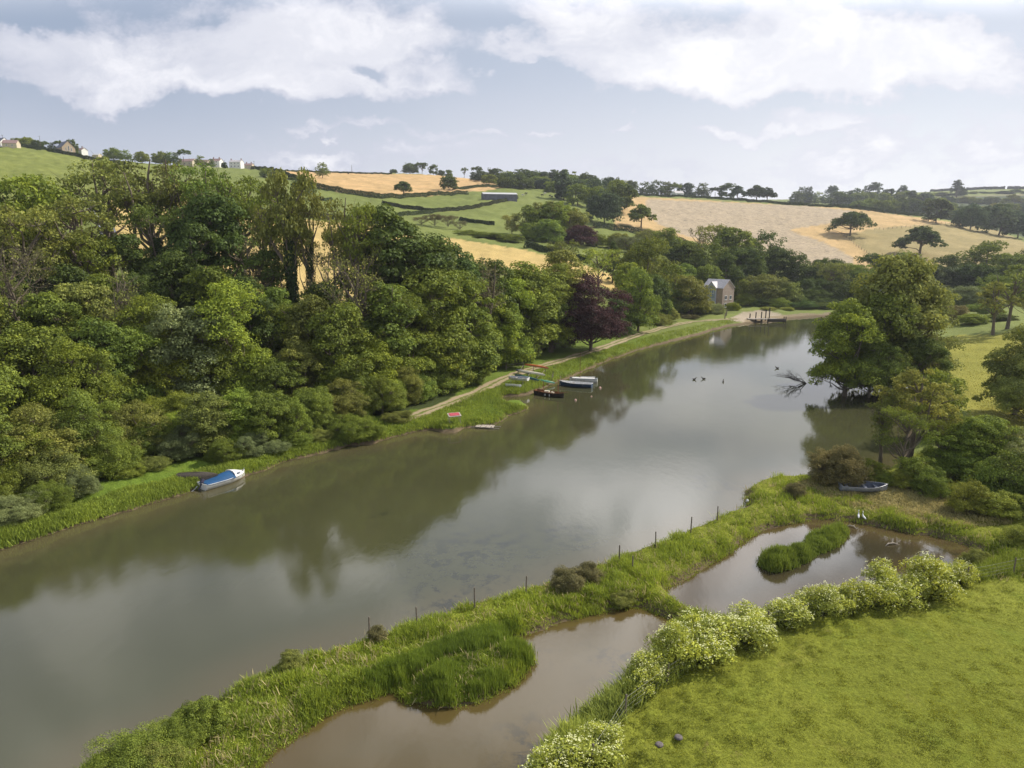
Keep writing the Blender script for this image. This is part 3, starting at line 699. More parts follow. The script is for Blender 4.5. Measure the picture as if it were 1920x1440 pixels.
def tree(px, ytop, w, kind, fol, zone, d=None, base=None, label=None, group=None):
    """px: crown middle, ytop: crown top, w: crown width, all as measured on the photograph; d: distance, or base: foot of the trunk"""
    if group == 'trees of the left wood' and px > 600 and d < 150:      # keep the riverside track clear of trunks
        py_p = float(np.interp(px, [600, 740, 785, 830, 870, 905, 940, 975, 1010, 1050, 1090, 1130], [838, 800, 777, 762, 746, 729, 712, 699, 688, 677, 665, 652]))
        dp = 23/(SP-(720-py_p)/F*CP); d = max(d, dp+5+.42*w*d/F)
    if base is not None:
        g = gnd(px, base); x, y = g.x, g.y; dep = y*CP+(CZ-g.z)*SP
        yr = (720-ytop)/F; zt = CZ+dep*(-SP+yr*CP)
    else:
        P = unproj(px, ytop, d); x, y, zt = P; dep = d
    z0 = max(H(x, y), 0) if samp(SG, x, y)[0] > 0 else .1
    h = max((zt-z0)*1.045, 1.2); wid = w*dep/F
    lod = 0 if dep < 160 else (1 if dep < 420 else 2)
    var = int(RNG.integers(0, 2))
    ab = min((.5, .72, 1.0, 1.4, 2.0, 2.8), key=lambda q: abs(math.log(q*wid/h))); meshes = proto(kind, lod, var, ab); s = wid*ab
    alb, word = FOL[fol]; jb = 1+RNG.normal()*.12; jw = RNG.normal()*.05; col = (alb[0]*jb*(1+jw), alb[1]*jb, alb[2]*jb*(1-jw), 1)
    name, what, cat = KN[kind]; rz = RNG.random()*2*PI
    if fol == 'copper': name = 'copper_beech'; what = 'copper beech'
    if lod == 2:
        root = link(name, meshes[0]); root.location = (x, y, z0); root.rotation_euler = (0, 0, rz); root.scale = (s, s, h); root.color = col
    else:
        root = empty(name, (x, y, z0), rz, (s, s, h))
        for m, nm in zip(meshes, ('trunk', 'crown', 'ivy')):
            if m is None: continue
            c = link(nm, m, None, root); c.color = col if nm != 'ivy' else (.05, .085, .018, 1)
    TREES.append((root, px, ytop, word, what, zone, cat, label, group)); return root

# left wood: px, top, width, kind, colour, distance
BACK = [
 (60,325,150,'oak','bright',118),(-60,330,150,'oak','mid',115),(130,372,120,'ash','olive',104),(60,400,140,'ash','olive',98),
 (190,298,120,'ash','olive',124),(262,290,140,'ash','olive',120),(325,292,120,'ash','olive',122),(385,312,100,'ash','mid',120),
 (400,372,150,'tall','dark',112),(355,420,90,'tall','dark',108),(450,318,120,'ash','bright',122),(490,345,80,'ash','mid',118),
 (535,335,75,'ivyash','olive',106),(568,372,60,'ivyash','olive',108),(300,395,80,'ivyash','dark',112),(640,362,90,'ash','olive',110),(672,385,80,'ash','mid',108),
 (700,385,120,'oak','dark',112),(755,415,130,'oak','dark',112),(815,432,120,'oak','dark',118),(868,470,110,'oak','dark',122),
 (160,450,110,'ash','mid',105),(240,440,100,'tall','dark',108),(480,440,60,'twig','brown',108),(610,470,70,'twig','brown',104),
 (-40,430,130,'tall','mid',98),(500,470,80,'tall','dark',110),(330,480,110,'tall','dark',104),
]
MIDR = [(60,500,110,'tall','dark',100),(130,500,100,'oak','dark',99),(190,520,90,'tall','mid',98),(250,520,90,'tall','dark',99),(0,520,110,'tall','mid',95),(400,500,90,'tall','mid',102),(450,520,80,'tall','dark',100),(520,540,70,'tall','mid',101),(610,530,80,'tall','dark',101),
 (20,470,120,'twig','brown',90),(-50,560,160,'oak','mid',82),(80,560,130,'tall','mid',88),(150,540,120,'tall','olive',92),(222,505,85,'twig','olive',88),
 (275,560,110,'tall','mid',88),(345,545,130,'willow','grey',86),(425,535,120,'tall','bright',88),(480,560,100,'tall','dark',94),(535,575,90,'ivyash','mid',96),
 (585,560,90,'tall','olive',96),(650,490,120,'twig','olive',97),(645,575,110,'tall','mid',94),(715,530,95,'tall','mid',100),(740,545,80,'ivyash','mid',102),
 (800,500,130,'oak','mid',108),(860,505,120,'oak','mid',112),(905,490,90,'twig','brown',122),(925,480,90,'oak','dark',130),(985,495,110,'oak','mid',132),(1035,500,90,'oak','mid',140),
 (1060,470,80,'tall','olive',150),(950,530,100,'tall','bright',118),(-110,620,170,'oak','mid',72),(190,600,110,'oak','mid',82),(560,640,90,'oak','olive',92),
]
FRONT = [(-50,800,150,'oak','mid',56),(25,800,130,'oak','mid',60),(95,790,120,'oak','olive',63),(150,785,110,'oak','bright',67),(230,785,100,'oak','mid',70),(295,765,100,'oak','bright',74),(365,755,100,'oak','mid',77),(430,750,90,'oak','olive',80),(490,738,90,'tall','mid',83),(550,735,90,'oak','bright',85),(610,728,80,'tall','mid',88),
 
 (-60,700,200,'oak','mid',60),(40,620,170,'oak','mid',70),(130,650,160,'oak','bright',70),(225,625,150,'oak','mid',76),(310,625,140,'oak','bright',79),(395,640,140,'oak','mid',82),
 (465,655,110,'oak','bright',82),(520,680,110,'oak','mid',82),(590,690,90,'tall','olive',88),(640,660,110,'oak','mid',90),(700,640,110,'tall','bright',94),(760,620,110,'oak','mid',98),
 (820,590,110,'tall','mid',104),(870,570,110,'oak','mid',108),(920,560,100,'tall','bright',112),(965,550,90,'tall','mid',118),(1010,540,95,'oak','mid',126),(1040,560,70,'tall','bright',132),
 (50,770,170,'oak','olive',60),(150,740,130,'oak','mid',64),(255,760,115,'oak','olive',68),(200,830,110,'bush','mid',63),(100,850,130,'bush','olive',58),(-40,880,150,'bush','mid',55),
 (330,740,120,'oak','mid',74),(410,760,110,'oak','mid',76),(480,750,110,'oak','bright',79),(545,770,90,'oak','mid',81),(610,770,90,'oak','mid',85),
 (660,730,90,'tall','mid',88),(720,715,90,'tall','mid',92),(780,700,80,'bush','mid',97),(830,670,80,'bush','mid',102),(880,650,80,'tall','mid',108),(930,630,70,'tall','mid',114),
]
SHRUB = [(580,770,80,'oak','mid',83),(635,750,80,'oak','olive',87),(540,780,70,'willow','mid',79),(490,775,80,'oak','mid',77),(715,745,70,'oak','mid',91),(440,770,80,'oak','bright',76),(765,728,55,'tall','olive',97),(385,775,80,'oak','olive',74),(180,835,90,'oak','mid',66),(60,850,100,'oak','mid',60),(270,830,80,'oak','mid',69),(320,815,70,'tall','bright',71),(340,800,90,'willow','grey',69),(20,935,120,'willow','grey',54),(85,905,90,'willow','mid',56),(140,880,90,'willow','grey',59),(420,825,80,'willow','mid',73),(465,815,80,'willow','grey',75),(515,830,60,'willow','grey',76),
 (660,780,90,'willow','mid',82),(690,800,70,'willow','mid',83),(745,790,60,'willow','olive',89),(600,820,60,'willow','olive',81),(560,822,60,'bush','mid',79),(240,880,70,'bush','mid',64),(290,875,60,'bush','olive',66)]
for r in BACK: tree(*r[:5], zone='in the back row of the left wood', d=r[5], group='trees of the left wood')
for r in MIDR: tree(*r[:5], zone='in the middle of the left wood', d=r[5], group='trees of the left wood')
for r in FRONT: tree(*r[:5], zone='on the river side of the left wood', d=r[5]*(1.10 if r[0] < 640 else 1.05 if r[0] < 900 else 1.13), group='trees of the left wood')
for r in [((a, b-35, int(w*1.15))+tuple(q) if i < 12 else (a, b, w)+tuple(q)) for i, (a, b, w, *q) in enumerate(SHRUB)]: tree(*r[:5], zone='along the left river bank', d=r[5]*(1.09 if r[0] < 380 else 1.03), group='bushes on the left bank')

# beyond the copper beech, round the mill house
HEAD = [
 (1110,524,140,'oak','copper',147,'dark purple copper beech beside the riverside track'),
 (1200,508,72,'tall','mid',178,None),(1212,452,112,'oak','mid',215,None),(1150,455,50,'conifer','dark',235,None),(1125,470,70,'ash','lime',200,None),(1060,455,60,'ash','olive',210,None),
 (1175,495,60,'tall','bright',190,None),(1295,520,85,'oak','olive',222,None),(1270,500,60,'tall','mid',232,None),(1240,560,50,'bush','mid',205,None),(1330,570,60,'willow','grey',228,'grey green willow in front of the mill house'),
 (1290,590,46,'bush','brown',216,'low brownish scrub beside the track below the mill house'),(1240,590,50,'bush','olive',195,None),(1375,568,30,'bush','bright',240,'small bright bush at the foot of the mill house'),(1180,540,60,'oak','bright',180,None),
 (1215,560,50,'oak','mid',198,None),(1255,575,44,'bush','olive',205,None),(1225,520,70,'tall','dark',205,None),(1300,548,70,'oak','olive',225,None),(1270,545,50,'tall','mid',222,None),(1160,560,60,'tall','dark',172,None),(1330,500,50,'tall','mid',262,None),(1365,480,60,'tall','dark',268,None),(1290,455,60,'tall','mid',290,None),(1340,592,40,'bush','olive',228,None),
 (1262,455,60,'oak','dark',290,None),(1300,470,60,'bush','mid',290,None),(1250,430,60,'oak','mid',330,None),(1180,445,50,'ash','grey',300,None),(1230,480,60,'tall','olive',250,None),(1285,495,40,'oak','bright',262,None),
 (1345,458,80,'oak','mid',285,None),(1320,490,60,'conifer','dark',275,None),(1400,470,90,'tall','dark',280,None),(1380,430,80,'oak','mid',310,None),(1430,440,80,'oak','dark',320,None),(1340,425,60,'ash','olive',320,None),
 (1310,428,36,'twig','brown',330,'grey leafless tree at the edge of the stubble field'),(1455,470,80,'tall','dark',300,None),(1435,518,110,'bush','olive',262,'wide domed bush right of the mill house'),(1480,530,60,'bush','olive',258,None),(1465,560,50,'bush','mid',250,None),(1510,565,60,'bush','dark',247,None),(1555,568,60,'bush','dark',246,None),(1430,560,50,'bush','dark',255,None),(1400,552,40,'bush','mid',256,None),(1530,545,60,'tall','dark',262,None),(1395,525,30,'tall','mid',262,None),
 (1500,480,80,'oak','dark',300,None),(1550,490,80,'oak','dark',300,None),(1600,500,80,'oak','mid',290,None),(1520,525,80,'tall','dark',275,None),(1580,530,80,'tall','dark',270,None),(1560,495,60,'ash','olive',280,None),
 (1640,478,70,'oak','dark',330,None),(1690,475,60,'oak','mid',330,None),(1740,500,80,'oak','blue',300,None),(1790,505,80,'oak','blue',300,None),(1850,455,90,'oak','mid',340,None),(1835,500,80,'oak','dark',290,None),(1900,480,90,'oak','mid',320,None),(1780,480,60,'oak','dark',320,None),
 (1880,520,90,'oak','mid',260,None),(1810,540,90,'oak','grey',240,None),(1850,570,80,'tall','mid',215,None),(1790,575,60,'tall','brown',200,None),(1760,560,60,'tall','mid',210,None),(1825,590,60,'bush','mid',190,None),(1880,590,60,'bush','dark',190,None),
 (1905,500,70,'ash','olive',170,None),(1875,530,60,'ash','olive',165,None),(1940,560,80,'ash','olive',170,None),(1640,560,70,'oak','dark',240,None),(1700,560,80,'oak','dark',240,None),(1500,555,50,'bush','dark',258,None),(1545,560,60,'bush','dark',256,None),(1950,460,90,'oak','dark',330,None),
]
for r in HEAD: tree(*r[:5], zone='round the head of the creek', d=r[5], label=r[6], group='trees round the head of the creek')
# middle distance slopes
MIDS = [
 (1090,425,72,'oak','copper',318,'distant dark purple copper beech on the slope'),
 (1135,362,70,'oak','blue',430,'round dark oak at the left end of the stubble field'),
 (960,405,44,'poplar','olive',330,None),(980,400,50,'poplar','olive',328,None),(1005,390,56,'poplar','mid',325,None),(1025,384,60,'poplar','olive',330,None),(1045,383,60,'poplar','mid',326,None),(1065,392,56,'poplar','olive',330,None),(1080,402,50,'poplar','olive',340,None),
 (1000,420,60,'tall','mid',315,None),(1030,415,60,'tall','mid',312,None),
 (790,408,44,'ash','brown',330,None),(815,403,44,'ash','brown',330,None),(840,405,44,'ash','brown',330,None),(862,415,36,'ash','brown',325,None),
 (880,432,70,'bush','mid',310,None),(920,437,70,'bush','mid',305,None),(955,440,60,'bush','mid',300,None),(700,400,50,'tall','mid',330,None),(725,402,40,'ash','olive',330,None),
 (1120,440,50,'bush','mid',330,None),(1160,440,50,'tall','olive',330,None),(1215,432,60,'bush','olive',380,None),(1190,455,50,'bush','mid',300,None)]
for r in MIDS: tree(*r[:5], zone='on the slope beyond the wood', d=r[5], label=r[6], group='trees on the middle slopes')
FIELD = [
 (605,307,26,'oak','mid',334,'lone round tree on the skyline of the golden field'),(757,342,38,'park','dark',366,'small spreading oak at the lower edge of the golden field'),
 (842,330,34,'oak','dark',357,'round dark tree at the right of the golden field'),(570,331,44,'oak','dark',373,'dark round tree by the hedge below the golden field'),
 (1202,386,50,'park','mid',426,'lone umbrella shaped oak in the stubble field'),(1594,401,78,'park','dark',442,'broad lone oak in the middle of the stubble field'),
 (1724,428,84,'park','dark',478,'large leaning oak at the lower edge of the dry paddock')]
for r in FIELD: tree(*r[:5], zone='', base=r[5], label=r[6])

# skyline and far woods
rr_ = np.random.default_rng(21)
def row(x0, x1, top0, top1, d, w0, w1, fols, kinds, zone, group, step=.62, jit=5):
    x = x0
    while x < x1:
        w = rr_.uniform(w0, w1); f = (x-x0)/(x1-x0); tp = top0+(top1-top0)*f+rr_.uniform(-jit, jit)
        tree(x+w/2, tp, w, str(rr_.choice(kinds)), str(rr_.choice(fols)), zone, d=d*rr_.uniform(.97, 1.03), group=group)
        x += w*step*rr_.uniform(.8, 1.5)
DK = ['dark', 'dark', 'blue', 'mid']; G1 = 'trees along the skyline'
for (px, t, w, k) in [(738,318,16,'oak'),(768,306,34,'oak'),(791,306,20,'ash'),(813,309,18,'oak'),(827,318,14,'bush'),(842,317,16,'bush'),(870,315,14,'ash'),(895,312,18,'pine')]:
    tree(px, t, w, k, 'dark', 'on the skyline above the golden field', d=800, group=G1)
row(880, 1120, 318, 326, 700, 22, 40, DK, ['oak', 'oak', 'tall'], 'on the ridge beyond the green pasture', G1)
row(900, 1150, 325, 338, 650, 28, 44, ['mid', 'dark', 'blue'], ['oak', 'tall'], 'on the ridge beyond the green pasture', G1)
row(1060, 1160, 350, 352, 500, 40, 60, ['mid', 'dark'], ['oak'], 'in the clump left of the stubble field', G1, .7)
row(930, 1150, 332, 345, 600, 30, 48, ['mid', 'dark', 'blue'], ['oak', 'tall'], 'below the ridge beyond the green pasture', G1)
row(1040, 1150, 330, 345, 540, 34, 52, ['mid', 'blue'], ['oak', 'tall'], 'below the ridge beyond the green pasture', G1, .8)
row(1145, 1370, 338, 350, 860, 20, 36, DK, ['oak', 'oak', 'pine', 'tall'], 'on the skyline above the stubble field', G1)
for (px, t, w) in [(1384,350,32),(1420,349,40),(1440,353,34)]: tree(px, t, w, 'park', 'blue', 'on the skyline above the stubble field', d=760, group=G1)
row(1480, 1600, 362, 358, 1150, 14, 26, DK, ['oak'], 'on the far skyline right of centre', G1)
for (px, t, w, k) in [(1505,352,26,'oak'),(1519,351,18,'oak'),(1562,349,26,'park'),(1640,343,36,'oak'),(1694,348,22,'park'),(1797,338,24,'park')]: tree(px, t, w, k, 'blue', 'standing highest on the far right skyline', d=1250, group=G1)
row(1560, 1740, 362, 360, 1050, 22, 36, DK, ['oak', 'tall'], 'in the far wood beyond the stubble field', G1, .5)
row(1600, 1760, 386, 384, 900, 26, 44, DK, ['oak', 'tall'], 'behind the top hedge of the stubble field', G1, .5)
row(1740, 1930, 362, 358, 1300, 16, 28, ['mid', 'blue', 'dark'], ['oak'], 'on the slope under the far right skyline', G1, .5)
row(1740, 1930, 412, 410, 800, 30, 50, ['blue', 'dark', 'mid'], ['oak'], 'in the wood at the right edge of the paddock', G1, .5)
row(1570, 1750, 378, 372, 820, 26, 44, DK, ['oak', 'park'], 'behind the top hedge of the stubble field', G1, .6)
row(1740, 1930, 374, 368, 1100, 20, 34, ['mid', 'olive', 'blue', 'grey'], ['oak', 'tall'], 'in the far wood beyond the stubble field', G1, .45)
row(1730, 1930, 388, 384, 880, 26, 44, ['mid', 'olive', 'blue', 'dark'], ['oak', 'tall'], 'in the far wood beyond the dry paddock', G1, .5)
row(1750, 1930, 402, 396, 720, 34, 60, ['blue', 'dark', 'dark'], ['oak', 'park'], 'in the wood at the right edge of the paddock', G1, .6)
for (px, t, w) in [(1760,375,44),(1825,382,64),(1880,384,66),(1915,400,60)]: tree(px, t, w, 'oak', 'blue', 'at the right end of the dry paddock', d=600, group=G1)
row(20, 60, 262, 264, 590, 22, 30, ['mid', 'dark'], ['oak'], 'between the white house and the chapel', G1)
row(68, 112, 266, 266, 600, 12, 20, ['dark'], ['oak', 'pine'], 'behind the chapel on the left skyline', G1)
for (px, t, w, k) in [(134,262,20,'oak'),(112,264,12,'conifer'),(210,277,34,'oak'),(234,282,22,'oak'),(265,284,28,'oak'),(300,284,34,'oak'),(318,286,22,'oak'),(343,280,20,'pine'),(330,287,16,'oak'),(375,293,20,'oak'),(395,297,14,'bush'),(420,303,12,'bush')]:
    tree(px, t, w, k, 'dark' if k != 'oak' or px in (134,) else 'mid', 'on the left skyline among the houses', d=610, group=G1)
for (px, t, w) in [(497,315,26),(515,322,30),(540,338,30)]: tree(px, t, w, 'oak', 'mid', 'by the hedge left of the golden field', d=520, group=G1)
# right bank
RB = [
 (1690,490,165,'tall','olive',113,'huge tall tree leaning over the water on the right bank'),
 (1600,572,120,'oak','bright',108,'lower bushy tree overhanging the river beside the tallest tree'),
 (1738,540,110,'tall','olive',116,None),(1660,560,130,'tall','mid',110,None),(1640,640,110,'oak','mid',108,None),(1720,640,110,'oak','dark',110,None),
 (1760,690,90,'bush','mid',84,None),(1760,735,80,'ash','olive',74,None),(1725,700,110,'ash','olive',70,None),(1665,745,60,'ash','olive',70,None),(1640,860,50,'bush','lime',68,None),
 (1578,835,105,'willow','brown',67,'dark rounded bush beside the grey rowing boat'),(1700,770,100,'ash','mid',67,None),(1780,785,100,'ash','mid',70,None),(1830,800,110,'willow','mid',72,None),
 (1800,800,120,'oak','mid',68,None),(1860,790,120,'oak','mid',67,None),(1910,810,110,'oak','grey',66,None),(1890,860,120,'bush','mid',62,None),(1960,840,140,'bush','mid',60,None),
 (1825,905,80,'bush','lime',60,'yellow green bush at the back of the far pond'),(1875,915,70,'bush','lime',59,None),(1755,880,70,'bush','mid',64,None),(1730,850,70,'bush','mid',66,None),
 (1925,615,110,'oak','olive',92,'olive tree cut off by the right edge of the photo'),(1940,680,110,'oak','olive',88,None),(1700,880,50,'bush','lime',66,None),(1660,890,40,'bush','lime',67,None)]
for r in RB: tree(*r[:5], zone='on the right river bank', d=r[5], label=r[6], group='trees and bushes on the right bank')

# ------------------------------------------------------------------ labels for trees: look + place + order
LAND = [(0,'far left'),(150,'left of the blue covered boat'),(330,'above the blue covered boat'),(480,'right of the blue covered boat'),(620,'left of the red stand'),(780,'above the red stand'),(900,'left of the canoe rack'),(1000,'above the canoe rack'),(1080,'beside the copper beech'),
        (1200,'left of the mill house'),(1345,'behind the mill house'),(1450,'right of the mill house'),(1580,'left of the tallest right bank tree'),(1690,'behind the tallest right bank tree'),(1850,'near the right edge')]
def finish_labels():
    ordn = ['first', 'second', 'third', 'fourth', 'fifth', 'sixth', 'seventh', 'eighth', 'ninth', 'tenth', 'eleventh', 'twelfth', 'thirteenth', 'fourteenth', 'fifteenth', 'sixteenth']
    grp = {}
    for t in TREES:
        root, px, yt, word, what, zone, cat, label, group = t
        if label: tag(root, label, cat, group); continue
        grp.setdefault((word, what, zone), []).append(t)
    for (word, what, zone), L in grp.items():
        L.sort(key=lambda t: t[1])
        for i, t in enumerate(L):
            if len(L) == 1: lab = f"the only {word} {what} {zone}"
            elif i == 0: lab = f"leftmost {word} {what} {zone}"
            elif i == len(L)-1: lab = f"rightmost {word} {what} {zone}"
            else: lab = f"{ordn[min(i, 15)]} {word} {what} from the left, {zone}"
            if len(lab.split()) > 16: lab = ' '.join(lab.replace('the ', '').split()[:16])
            tag(t[0], lab, t[6], t[8])
finish_labels()

# ------------------------------------------------------------------ hedges
def hedge(pts, hgt, wid, col, label, group='field hedges', ls=.55, dens=None, name='hedge'):
    P = [gnd(*p) for p in pts]; rng = np.random.default_rng(int(abs(pts[0][0]*7+pts[0][1]))); o0 = P[0]
    seg = np.array([(b-a).length for a, b in zip(P[:-1], P[1:])]); cum = np.concatenate([[0], np.cumsum(seg)]); L = cum[-1]
    hgt *= .9; wid *= .7; n = int(L*(dens or 40)*2.8); s = rng.random(n)*L; k = np.clip(np.searchsorted(cum, s)-1, 0, len(seg)-1); f = (s-cum[k])/seg[k]
    A = np.array([tuple(p) for p in P]); base = A[k]+(A[k+1]-A[k])*f[:, None]; tdir = (A[k+1]-A[k])[:, :2]; tdir /= np.linalg.norm(tdir, axis=1)[:, None]; nd = np.stack([-tdir[:, 1], tdir[:, 0]], -1)
    hh = hgt*(.8+.35*fbm(s*.12, s*0+hgt, 3)); th = rng.random(n)*PI; c, sn = np.cos(th), np.sin(th)
    rad = .7+.3*rng.random(n)
    off = c*wid/2*rad; zz = sn*hh*rad
    x = base[:, 0]+nd[:, 0]*off; y = base[:, 1]+nd[:, 1]*off; z = samp(ZG, x, y)+np.abs(zz)+.1
    N = np.stack([nd[:, 0]*c, nd[:, 1]*c, sn+.2], -1)+rsphere(n, rng)*.6; N /= np.linalg.norm(N, axis=1)[:, None]
    V, Q, t4 = leaves(np.stack([x, y, z], -1)-np.array(tuple(o0)), N, ls*(.7+.8*rng.random(n)), rng.random(n), rng)
    me = np_mesh(name, V, Q, False, {'tint': ('FLOAT', t4)}); me.materials.append(LEAF)
    o = link(name, me); o.location = o0; o.color = (*col, 1); tag(o, label, 'hedge', group); return o
HD = (.062, .092, .025)
hedge([(-60,258),(0,270),(45,276),(100,285),(155,297),(215,306),(240,310)], 3, 3.5, HD, 'dark hedge along the top of the left hill pasture below the chapel', ls=.6)
hedge([(470,312),(510,320),(540,331),(590,353),(640,362),(680,368),(713,372)], 4, 4, HD, 'thick hedge curving down the left side of the golden field', ls=.6)
hedge([(713,372),(757,371),(800,368),(877,365)], 3.2, 3.5, HD, 'dark hedge along the bottom of the golden field', ls=.55)
hedge([(850,356),(890,352),(933,350),(990,353),(1047,357)], 2.6, 3, HD, 'thin hedge between golden field and long green pasture', ls=.55)
hedge([(717,383),(745,388),(777,393),(820,397),(860,394),(900,388),(935,380),(970,372)], 2.4, 2.6, (.07,.085,.03), 'curving hedge below the barn between the two green fields', ls=.7)
hedge([(715,405),(750,405),(783,402),(820,397)], 2.2, 2.4, HD, 'short hedge joining the curving hedge left of the brown scrub', ls=.7)
hedge([(863,413),(890,418),(927,422)], 2.0, 2.2, HD, 'short dark hedge above the low scrub on the green slope', ls=.7)
hedge([(588,374),(604,376),(622,376)], 2.2, 2.4, HD, 'very short hedge beside the dark round tree', ls=.7)
hedge([(470,398),(540,405),(613,412),(700,418),(760,424)], 3, 3, (.06,.08,.025), 'hedge along the top of the yellow field behind the ivy clad trees', ls=.6)
hedge([(510,317),(580,321),(640,325),(735,327)], 1.8, 2, HD, 'low hedge on the crest of the golden field', ls=.7)
hedge([(1165,364),(1230,367),(1300,371),(1400,378),(1500,385),(1600,391)], 3.2, 3.4, HD, 'long dark hedge along the top of the stubble field', ls=.6)
hedge([(1165,360),(1300,366),(1400,372),(1500,379),(1590,384)], 2.2, 3, (.055,.08,.03), 'second lower hedge just behind the top of the stubble field', ls=.6)
hedge([(1595,391),(1640,396),(1680,401),(1720,405),(1760,409),(1800,416),(1840,424),(1868,433)], 3.6, 4, HD, 'dark hedge bending down the right top of the stubble field', ls=.6)
hedge([(1745,355),(1775,354),(1805,354)], 6, 8, (.04,.05,.035), 'short dark tree belt on the far right skyline left of the gap', ls=2.2, dens=14)
hedge([(1812,353),(1850,352),(1884,353)], 7, 8, (.04,.05,.035), 'longer dark tree belt on the far right skyline', ls=2.2, dens=14)
hedge([(1889,353),(1930,352),(1970,352)], 7, 8, (.04,.05,.035), 'dark tree belt cut by the right edge on the skyline', ls=2.2, dens=14)
hedge([(1114,428),(1150,431),(1182,435),(1230,446),(1286,461),(1320,470)], 4, 5, (.05,.075,.025), 'thick hedge below the left end of the stubble field', ls=.55)
hedge([(985,465),(1010,470),(1050,479),(1105,494)], 3, 4, (.06,.09,.025), 'green hedge above the narrow yellow strip', ls=.55, dens=60)

# ------------------------------------------------------------------ grass
def tufts(name, PX, PY, hfun, wd, col, label, cat, nb=5, spread=.18, lean=.35, seed=1, filt=None, drop=.02):
    rng = np.random.default_rng(seed); x, y = gndN(PX, PY); s = samp(SG, x, y); k = s > filt if filt is not None else s > .25; x, y = x[k], y[k]
    n = len(x); z = samp(ZG, x, y)-drop
    X = np.repeat(x, nb)+rng.normal(size=n*nb)*spread; Y = np.repeat(y, nb)+rng.normal(size=n*nb)*spread; Z = np.repeat(z, nb)
    h = hfun(np.repeat(x, nb), np.repeat(y, nb), rng)
    a = rng.random(n*nb)*2*PI; l = lean*rng.random(n*nb)**.7; wind = .25
    T = np.stack([np.cos(a)*l-wind*l, np.sin(a)*l, np.ones(n*nb)*np.sqrt(1-np.minimum(l, .9)**2)], -1)*h[:, None]
    b = rng.random(n*nb)*PI; W = np.stack([np.cos(b), np.sin(b), np.zeros(n*nb)], -1)*wd*(.6+.8*rng.random((n*nb, 1)))*.5
    B = np.stack([X, Y, Z], -1); Mp = B+T*.55+np.array([0, 0, 1])*h[:, None]*.06
    V = np.stack([B-W, B+W, Mp+W*.8, B+T, Mp-W*.8], 1)
    Vf = V.reshape(-1, 3); m = n*nb; base = np.arange(m)*5
    Q = np.concatenate([np.stack([base, base+1, base+2, base+4], -1), np.stack([base+4, base+2, base+3, base+3], -1)])[:m]      # quads
    Tq = np.stack([base+4, base+2, base+3], -1)
    tri = np.concatenate([np.stack([base, base+1, base+2], -1), np.stack([base, base+2, base+4], -1), Tq])
    tt = np.repeat(np.clip(.5*np.repeat(fbm(x*.35, y*.35, 3), nb)+.5*rng.random(m), 0, 1), 5)
    me = np_mesh(name, Vf, tri, False, {'tint': ('FLOAT', tt)}); me.materials.append(LEAF)
    o = link(name, me); o.color = (*col, 1); tag(o, label, cat, kind='stuff'); return o
def polysample(poly, n, rng, jit=0):
    poly = np.array(poly, float); lo, hi = poly.min(0), poly.max(0); out = []
    c = 0
    while c < n:
        P = lo+rng.random((n, 2))*(hi-lo); P = P[inside(P, poly)]; out.append(P); c += len(P)
    P = np.concatenate(out)[:n]; return P[:, 0], P[:, 1]
g_ = np.random.default_rng(5)
BANKMID = [(-100,1660),(140,1440),(330,1360),(420,1295),(560,1232),(690,1190),(800,1160),(985,1102),(1120,1060),(1290,990),(1400,945),(1385,925),(1420,898),(1510,892),(1600,925),(1700,960),(1900,1010),(1990,1060),(1990,1090),(1830,1090),(1850,1045),(1700,1005),(1560,975),(1440,990),(1370,1040),(1260,1105),(1310,1150),(1270,1185),(1200,1145),(1060,1165),(960,1200),(1010,1235),(940,1320),(760,1335),(740,1300),(600,1355),(480,1450),(300,1660)]
def hb(x, y, rng): return (.12+.75*np.clip(fbm(x*.6, y*.6, 3)*2.6-.95, 0, 1))*(.5+.6*rng.random(len(x)))
px1, py1 = polysample(BANKMID, 42000, g_)
tufts("tall_grass", px1, py1, hb, .038, (.27, .345, .035), 'long tussocky green grass on the bank between river and ponds', 'grass', 6, .16, .75, 2, filt=0.0)
px1, py1 = polysample(BANKMID, 1800, g_)
tufts("tall_grass", px1, py1, lambda x, y, r: .25+.4*r.random(len(x)), .045, (.42, .36, .16), 'straw coloured dead grass stems mixed into the middle bank', 'dead grass', 4, .2, .9, 3)
px1, py1 = polysample([(752,1300),(750,1280),(820,1245),(960,1215),(1000,1232),(985,1262),(930,1298),(850,1322),(765,1316)], 9000, g_)
tufts("reeds", px1, py1, lambda x, y, r: (.15+.95*np.clip(fbm(x*.8, y*.8, 3)*2.4-.75, 0, 1))*(.6+.6*r.random(len(x))), .03, (.20, .28, .03), 'upright bright green reeds on the spit in the near pond', 'reeds', 6, .12, .3, 4)
px1, py1 = polysample([(700,1300),(740,1290),(830,1235),(960,1205),(970,1180),(900,1190),(800,1225),(680,1285)], 6000, g_)
tufts("reeds", px1, py1, lambda x, y, r: .3+.45*r.random(len(x)), .03, (.18, .26, .03), 'upright reeds along the bank behind the near spit', 'reeds', 6, .12, .25, 6)
px1, py1 = polysample([(a, b+ (0)) for a, b in ISLE], 9000, g_)
tufts("reeds", px1, py1, lambda x, y, r: (.2+.9*np.clip(fbm(x*.8, y*.8, 3)*2.4-.75, 0, 1))*(.6+.6*r.random(len(x))), .035, (.19, .26, .035), 'dense green reeds covering the island in the far pond', 'reeds', 6, .14, .45, 7, filt=.1)
LB = [(-60,1050),(0,1033),(100,1002),(200,970),(300,940),(380,916),(400,905),(500,880),(530,866),(650,836),(740,820),(770,812),(935,795),(1000,768),(935,750),(1010,730),(1110,688),(1250,640),(1380,605),(1370,598),(1240,625),(1100,668),(1000,700),(900,738),(800,780),(640,800),(500,840),(380,880),(300,905),(200,930),(100,960),(-60,1000)]
px1, py1 = polysample(LB, 26000, g_)
